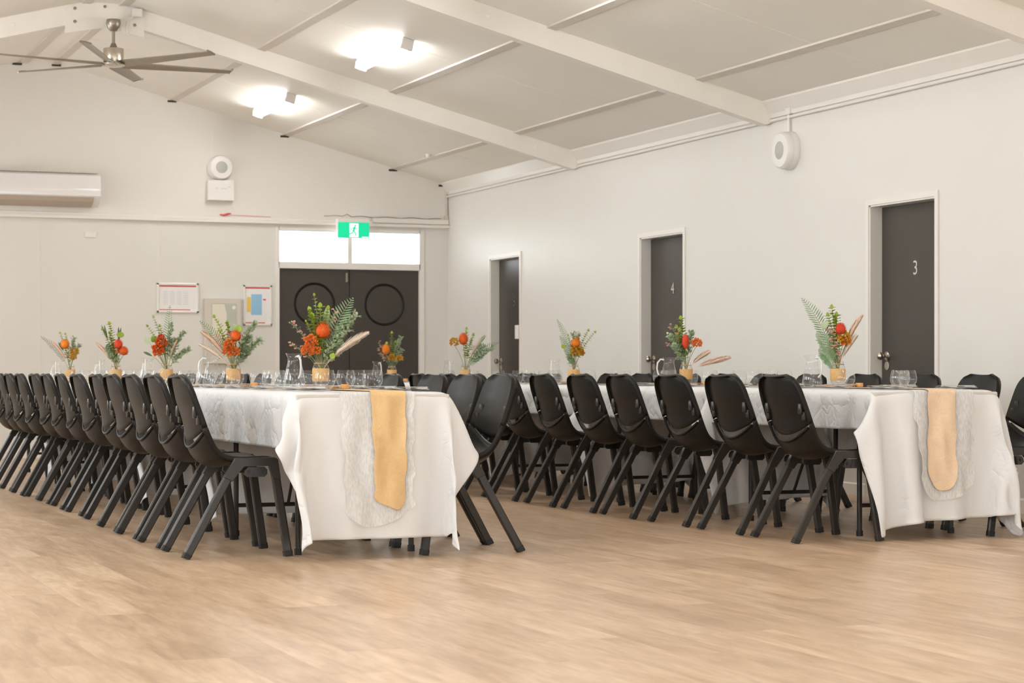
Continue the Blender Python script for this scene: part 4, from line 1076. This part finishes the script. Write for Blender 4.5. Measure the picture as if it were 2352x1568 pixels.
BQ = {
 'A5': [('fern', .16, .31, dict(size=.055)), ('euc', -.03, .32, dict(size=.02)), ('euc', -.055, .245, dict(size=.032)), ('euc', 0, .26, dict(size=.034)), ('leaf', .03, .26, dict(size=.03, col='sage', long=1)), ('euc', .035, .25, dict(size=.03)), ('euc', -.04, .21, dict(size=.036)), ('euc', -.075, .19, dict(size=.018)),
        ('ball', .013, .145, dict(r=.037)), ('ruffle', -.045, .095, dict(r=.034)), ('ruffle', -.06, .05, dict(r=.033)), ('ruffle', -.025, .045, dict(r=.028)), ('wax', -.155, .19, {}), ('wax', -.155, .08, {}), ('wax', .075, .245, {}),
        ('sage', .17, .22, {}), ('sage', .13, .15, {}), ('sage', .08, .11, {}), ('sage', .12, .19, {}), ('sage', .10, .07, {}), ('pampas', .235, .135, dict(width=.034, pale=True)), ('pampas', .19, .10, dict(width=.028, pale=True)), ('leaf', .068, .035, dict(size=.035))],
 'A4': [('ball', .02, .15, dict(r=.031)), ('ruffle', -.02, .10, dict(r=.034)), ('ruffle', .008, .055, dict(r=.036)), ('ruffle', -.03, .06, dict(r=.028)), ('euc', -.1, .255, dict(size=.026)), ('euc', -.04, .22, dict(size=.028)), ('euc', -.085, .18, dict(size=.02)), ('fern', -.19, .235, dict(size=.035)),
        ('pampas', -.175, .17, dict(width=.032)), ('pampas', -.195, .10, dict(width=.026, pale=True)), ('leaf', .042, .21, dict(size=.05)), ('leaf', .0, .22, dict(size=.05, col='sage')), ('sage', .127, .22, {}), ('sage', .155, .125, {}), ('sage', .09, .14, {}), ('sage', .08, .07, {}), ('sage', .11, .10, {}), ('wax', -.095, .15, {})],
 'A3': [('fern', .02, .38, dict(size=.035)), ('euc', -.085, .3, dict(size=.024)), ('euc', -.12, .24, dict(size=.024)), ('euc', -.05, .24, dict(size=.024)), ('leaf', -.14, .17, dict(size=.05, wide=1, col='sage')), ('leaf', -.10, .18, dict(size=.05, wide=1)), ('ruffle', -.05, .09, dict(r=.042, col='orange')), ('ruffle', -.03, .13, dict(r=.04, col='orange')), ('ruffle', -.03, .17, dict(r=.022, col='redfl')), ('ruffle', -.055, .065, dict(r=.03)),
        ('leaf', -.015, .15, dict(size=.035, wide=1, col='sage')), ('sage', .12, .2, dict(spread=.02)), ('sage', .145, .09, dict(spread=.02)), ('sage', .03, .25, {}), ('sage', .06, .15, {}), ('leaf', -.15, .075, dict(size=.018, col='darkleaf', long=1)), ('pampas', .075, .15, dict(width=.018))],
 'A2': [('euc', -.045, .29, dict(size=.034)), ('euc', -.095, .25, dict(size=.026)), ('euc', -.05, .22, dict(size=.03)), ('leaf', .03, .24, dict(size=.055, wide=1)), ('leaf', -.1, .29, dict(size=.016, col='darkleaf', long=1)), ('leaf', .018, .275, dict(size=.018, col='darkleaf', long=1)), ('ball', .025, .145, dict(r=.033, col='redfl')), ('ball', .065, .095, dict(r=.034, rz=.033, col='orange')), ('ruffle', .035, .095, dict(r=.026)),
        ('pampas', -.155, .155, dict(width=.026)), ('wax', -.05, .14, dict(spread=.04)), ('wax', -.03, .19, {}), ('sage', 0, .08, {}), ('sage', -.06, .12, {})],
 'A1': [('fern', -.25, .235, dict(size=.03, dark=True)), ('pampas', -.155, .19, dict(width=.026)), ('ball', -.035, .17, dict(r=.037, col='amberfl')), ('ruffle', .04, .11, dict(r=.036, col='mustard')), ('ruffle', .035, .065, dict(r=.03, col='mustard')), ('sage', .03, .215, {}), ('sage', .07, .16, {}), ('euc', -.08, .26, dict(size=.022)), ('euc', -.035, .25, dict(size=.024)), ('wax', -.03, .09, dict(spread=.04)), ('leaf', -.1, .19, dict(size=.02, col='darkleaf', long=1))],
 'B1': [('ball', -.05, .14, dict(r=.037, rz=.047, col='amberfl')), ('euc', 0, .28, dict(size=.03)), ('euc', .03, .2, dict(size=.03, kind='lime')), ('sage', .075, .24, {}), ('sage', .085, .13, {}), ('ruffle', 0, .07, dict(r=.034, col='mustard')), ('ruffle', .07, .06, dict(r=.034, col='mustard')), ('wax', -.115, .2, dict(spread=.035)), ('wax', -.13, .15, dict(spread=.035)), ('wax', -.11, .1, dict(spread=.03)), ('leaf', -.05, .21, dict(size=.03))],
 'B2': [('ball', -.015, .205, dict(r=.038, rz=.05, col='orange')), ('ruffle', -.09, .18, dict(r=.038, col='mustard')), ('euc', .01, .28, dict(size=.03)), ('euc', .06, .23, dict(size=.034)), ('pampas', .155, .23, dict(width=.026)), ('leaf', .165, .24, dict(size=.014, col='fern', long=1)), ('fern', .27, .18, dict(size=.045)), ('fern', .2, .13, dict(size=.04)), ('sage', .22, .14, {}), ('sage', .15, .15, {}), ('leaf', .13, .17, dict(size=.035, col='fern'))],
 'B3': [('fern', -.12, .32, dict(size=.026)), ('fern', -.10, .2, dict(size=.03)), ('ball', .013, .15, dict(r=.035, rz=.033, col='amberfl')), ('ruffle', .02, .095, dict(r=.046, col='mustard')), ('ruffle', .045, .08, dict(r=.034, col='mustard')), ('euc', .15, .225, dict(size=.022)), ('euc', .1, .235, dict(size=.026)), ('euc', -.04, .2, dict(size=.02)), ('leaf', -.085, .14, dict(size=.035, wide=1)), ('pampas', .035, .235, dict(width=.018)), ('sage', 0, .21, dict(size=.02)), ('sage', .03, .2, {}), ('sage', -.03, .05, {})],
 'B4': [('euc', -.03, .275, dict(size=.036)), ('euc', -.06, .22, dict(size=.034)), ('euc', -.05, .16, dict(size=.034)), ('wax', -.1, .235, dict(spread=.04)), ('ball', -.008, .135, dict(r=.024, rz=.05, col='redfl')), ('ruffle', .065, .125, dict(r=.034)), ('leaf', .08, .16, dict(size=.03, col='redfl')), ('pampas', .28, .035, dict(width=.036)), ('pampas', .15, .07, dict(width=.03)), ('sage', -.1, .17, dict(spread=.04)), ('sage', -.07, .1, dict(spread=.03)), ('sage', .04, .19, {}), ('leaf', -.03, .13, dict(size=.025, col='sage', long=1)), ('wax', -.12, .12, {})],
 'B5': [('fern', -.2, .35, dict(size=.045, n=22)), ('fern', -.12, .16, dict(size=.05)), ('fern', -.10, .07, dict(size=.05, start=.15)), ('euc', -.025, .295, dict(size=.03)), ('euc', -.055, .25, dict(size=.03)), ('euc', 0, .25, dict(size=.034)), ('leaf', -.09, .22, dict(size=.045, wide=1, col='sage')), ('wax', -.07, .21, dict(spread=.03)), ('wax', -.04, .11, dict(spread=.025)), ('wax', 0, .06, dict(spread=.02)), ('wax', -.05, .17, {}), ('ball', .008, .18, dict(r=.03, col='redfl')), ('ruffle', .028, .135, dict(r=.038, col='mustard')), ('ruffle', .04, .11, dict(r=.03, col='amberfl')),
        ('pampas', .135, .255, dict(width=.028)), ('pampas', .1, .145, dict(width=.028, pale=True)), ('sage', -.03, .09, dict(spread=.015))],
}
SHORT = {'A5': 'largest bouquet', 'A4': 'bouquet before the glazed cabinet', 'A3': 'bouquet below the landscape notice', 'A2': 'second bouquet from the left', 'A1': 'leftmost bouquet', 'B1': 'bouquet before the double door', 'B2': 'bouquet beside door five', 'B3': 'bouquet between doors five and four', 'B4': 'bouquet before door four', 'B5': 'bouquet beside door three'}
SPOTS = [('A5', AX, 9.98, 'largest bouquet, with a big orange banksia, above the near end of the left table'),
         ('A4', AX, 11.80, 'orange banksia bouquet with a lime stem, in front of the glazed cabinet'),
         ('A3', AX, 13.65, 'orange ruffled bouquet with a tall thin fern, below the landscape notice'),
         ('A2', AX, 15.45, 'small bouquet with dark red and orange heads, second from the left'),
         ('A1', AX, 17.50, 'small bouquet with amber and mustard heads, leftmost in the photo'),
         ('B1', 5.76, 17.60, 'small bouquet with an amber head against the dark double door'),
         ('B2', 5.78, 15.75, 'orange banksia bouquet with trailing fern, beside door five'),
         ('B3', 5.92, 13.84, 'yellow and orange bouquet with a thin upright fern, between doors five and four'),
         ('B4', 5.92, 12.00, 'red bouquet with a pampas plume lying right, in front of door four'),
         ('B5', 5.92, 10.09, 'bouquet with large fern and upright pale plume, left of door three')]
for n_, (key, x, y, desc) in enumerate(SPOTS):
    random.seed(100+n_)
    where = desc
    o = None
    bm = new(); lathe(bm, [(0, 0), (.092, 0), (.095, .003), (.095, .011), (.091, .013), (0, .013)], 26)
    for v in bm.verts:
        a = math.atan2(v.co.y, v.co.x); k = 1+.04*math.sin(3*a+n_)+.02*math.sin(7*a); v.co.x *= k; v.co.y *= k
    o = obj('wooden_slice', bm, M['wood_slice'], smooth=40); o.location = (x, y, TZ+.008); tag(o, 'round wooden slice under the jar of the %s' % SHORT[key], 'coaster', 'wooden slices under the jars')
    put(jar0, (x, y, TZ+.0215), frand(-.3, .3)-YAW, 'glass jar with hessian band holding the %s' % SHORT[key], 'jar', 'hessian wrapped flower jars')
    bq = empty('flower_bouquet', (x, y, TZ+.0215+.128), -YAW, desc, 'bouquet', 'flower bouquets in jars')
    for i, (ty, dx, dz, kw) in enumerate(BQ[key]):
        dep = frand(-.05, .05) if ty not in ('ball', 'ruffle') else frand(-.045, -.02)
        nm, bm, mats = TYPES[ty](Vector((dx, dep, dz)), **kw)
        obj(nm, bm, mats, bq, 60)
    jx, jy = x-.115*C_+frand(-.005, .005), y+.115*S_+.06
    if key in ('B4',): jx, jy = x-.11*C_, y+.11*S_
    put(jug0, (jx, jy, TZ+.004), PI*0-YAW+(0 if key in ('B4', 'A4') else frand(1.2, 2.2)), 'glass water jug beside the %s' % SHORT[key], 'jug', 'water jugs on the tables', .98)
    bm = new(); lathe(bm, [(0, 0), (.02, 0), (.022, .004), (.022, .02), (.018, .022), (0, .021)], 16)
    o = obj('tealight', bm, M['amber'], smooth=40); o.location = (x+.12*C_, y-.12*S_, TZ+.008); tag(o, 'amber tealight candle beside the %s' % SHORT[key], 'candle', 'amber tealights')

# tumblers: measured ones at the near ends, then one per seat
TUM = [(2.60, 9.75, 'left edge of the left table, nearest the camera'), (2.81, 9.62, 'left table, in front of the largest bouquet'), (3.06, 9.93, 'left table right of the largest bouquet, the left of two'),
       (3.075, 9.70, 'left table right of the largest bouquet, the right of two'), (2.75, 10.40, 'left table behind the largest bouquet on its left'), (2.62, 10.75, 'left table, left edge, second from the near end'), (2.62, 11.35, 'left table, left edge, third from the near end'),
       (5.95, 9.50, 'right table near end, the front one of a pair'), (6.14, 9.72, 'right table near end, the back one of a pair'), (5.80, 9.80, 'right table, in front of the nearest jar'), (5.66, 10.35, 'right table left edge, beside the nearest jug')]
for x, y, lab in TUM: put(tum0, (x, y, TZ+.003), 0, 'stemless glass on the '+lab, 'glass', 'stemless glasses on the tables')
random.seed(9)
for cx, side, ys, nm in ((AX, -.24, AL[4:], 'left edge of the left table'), (AX, .24, AR[2:13], 'right edge of the left table'), (BX, -.24, BL[2:12], 'left edge of the right table'), (BX, .24, BR[1:11], 'right edge of the right table')):
    for k, y in enumerate(ys):
        put(tum0, (cx+side+frand(-.02, .02), y+.22+frand(-.04, .04)+(.10 if side < 0 else -.05), TZ+.003), 0, 'stemless glass further along the %s, %s of them' % (nm, ORD[k]), 'glass', 'stemless glasses on the tables')
# napkins with cutlery
def make_napkin():
    r = empty('napkin')
    bm = new()
    for k, (a, b) in enumerate(((.10, .055), (.098, .053), (.095, .05))):
        G = []
        for i in range(9):
            for j in range(5):
                u, v = i/4-1, j/2-1; G.append(bm.verts.new((u*a, v*b, .002+k*.0035+.003*math.sin(i*1.3+k)*math.cos(j*1.1)+.004*(abs(u)**3))))
        for i in range(8):
            for j in range(4): bm.faces.new((G[i*5+j], G[(i+1)*5+j], G[(i+1)*5+j+1], G[i*5+j+1]))
    obj('napkin_cloth', bm, M['napkin'], r, 60)
    return r
def make_knife():
    bm = new(); box(bm, -.10, .0, -.006, .006, 0, .004, bev=.0015); poly_prism(bm, [(0, -.006), (.09, -.009), (.105, -.002), (.10, .006), (0, .006)], 'z', .001, .0025)
    return obj('knife', bm, M['steel'])
def make_fork():
    bm = new(); box(bm, -.10, .045, -.004, .004, 0, .003, bev=.001); poly_prism(bm, [(.04, -.004), (.055, -.011), (.065, -.011), (.065, .011), (.055, .011), (.04, .004)], 'z', .001, .003)
    for k in range(4): box(bm, .064, .10, -.011+k*.0062, -.0078+k*.0062, .001, .0028)
    return obj('fork', bm, M['steel'])
nap0, kn0, fk0 = make_napkin(), make_knife(), make_fork()
for cx, side, ys, nm in ((AX, -.22, AL[:6], 'left side of the left table'), (AX, .22, AR[:6], 'right side of the left table'), (BX, -.22, BL[:6], 'left side of the right table'), (BX, .22, BR[:5], 'right side of the right table')):
    for k, y in enumerate(ys):
        xx, yy = cx+side, y+.22-.08
        put(nap0, (xx, yy, TZ+.004), frand(-.1, .1), 'folded white napkin, %s from the near end, %s' % (ORD[k], nm), 'napkin', 'folded white napkins')
        put(kn0, (xx, yy-.02, TZ+.018), frand(-.1, .1)+(PI if side > 0 else 0), 'steel knife on the %s napkin, %s' % (ORD[k], nm), 'knife', 'steel knives')
        put(fk0, (xx, yy+.02, TZ+.018), frand(-.1, .1)+(PI if side > 0 else 0), 'steel fork on the %s napkin, %s' % (ORD[k], nm), 'fork', 'steel forks')
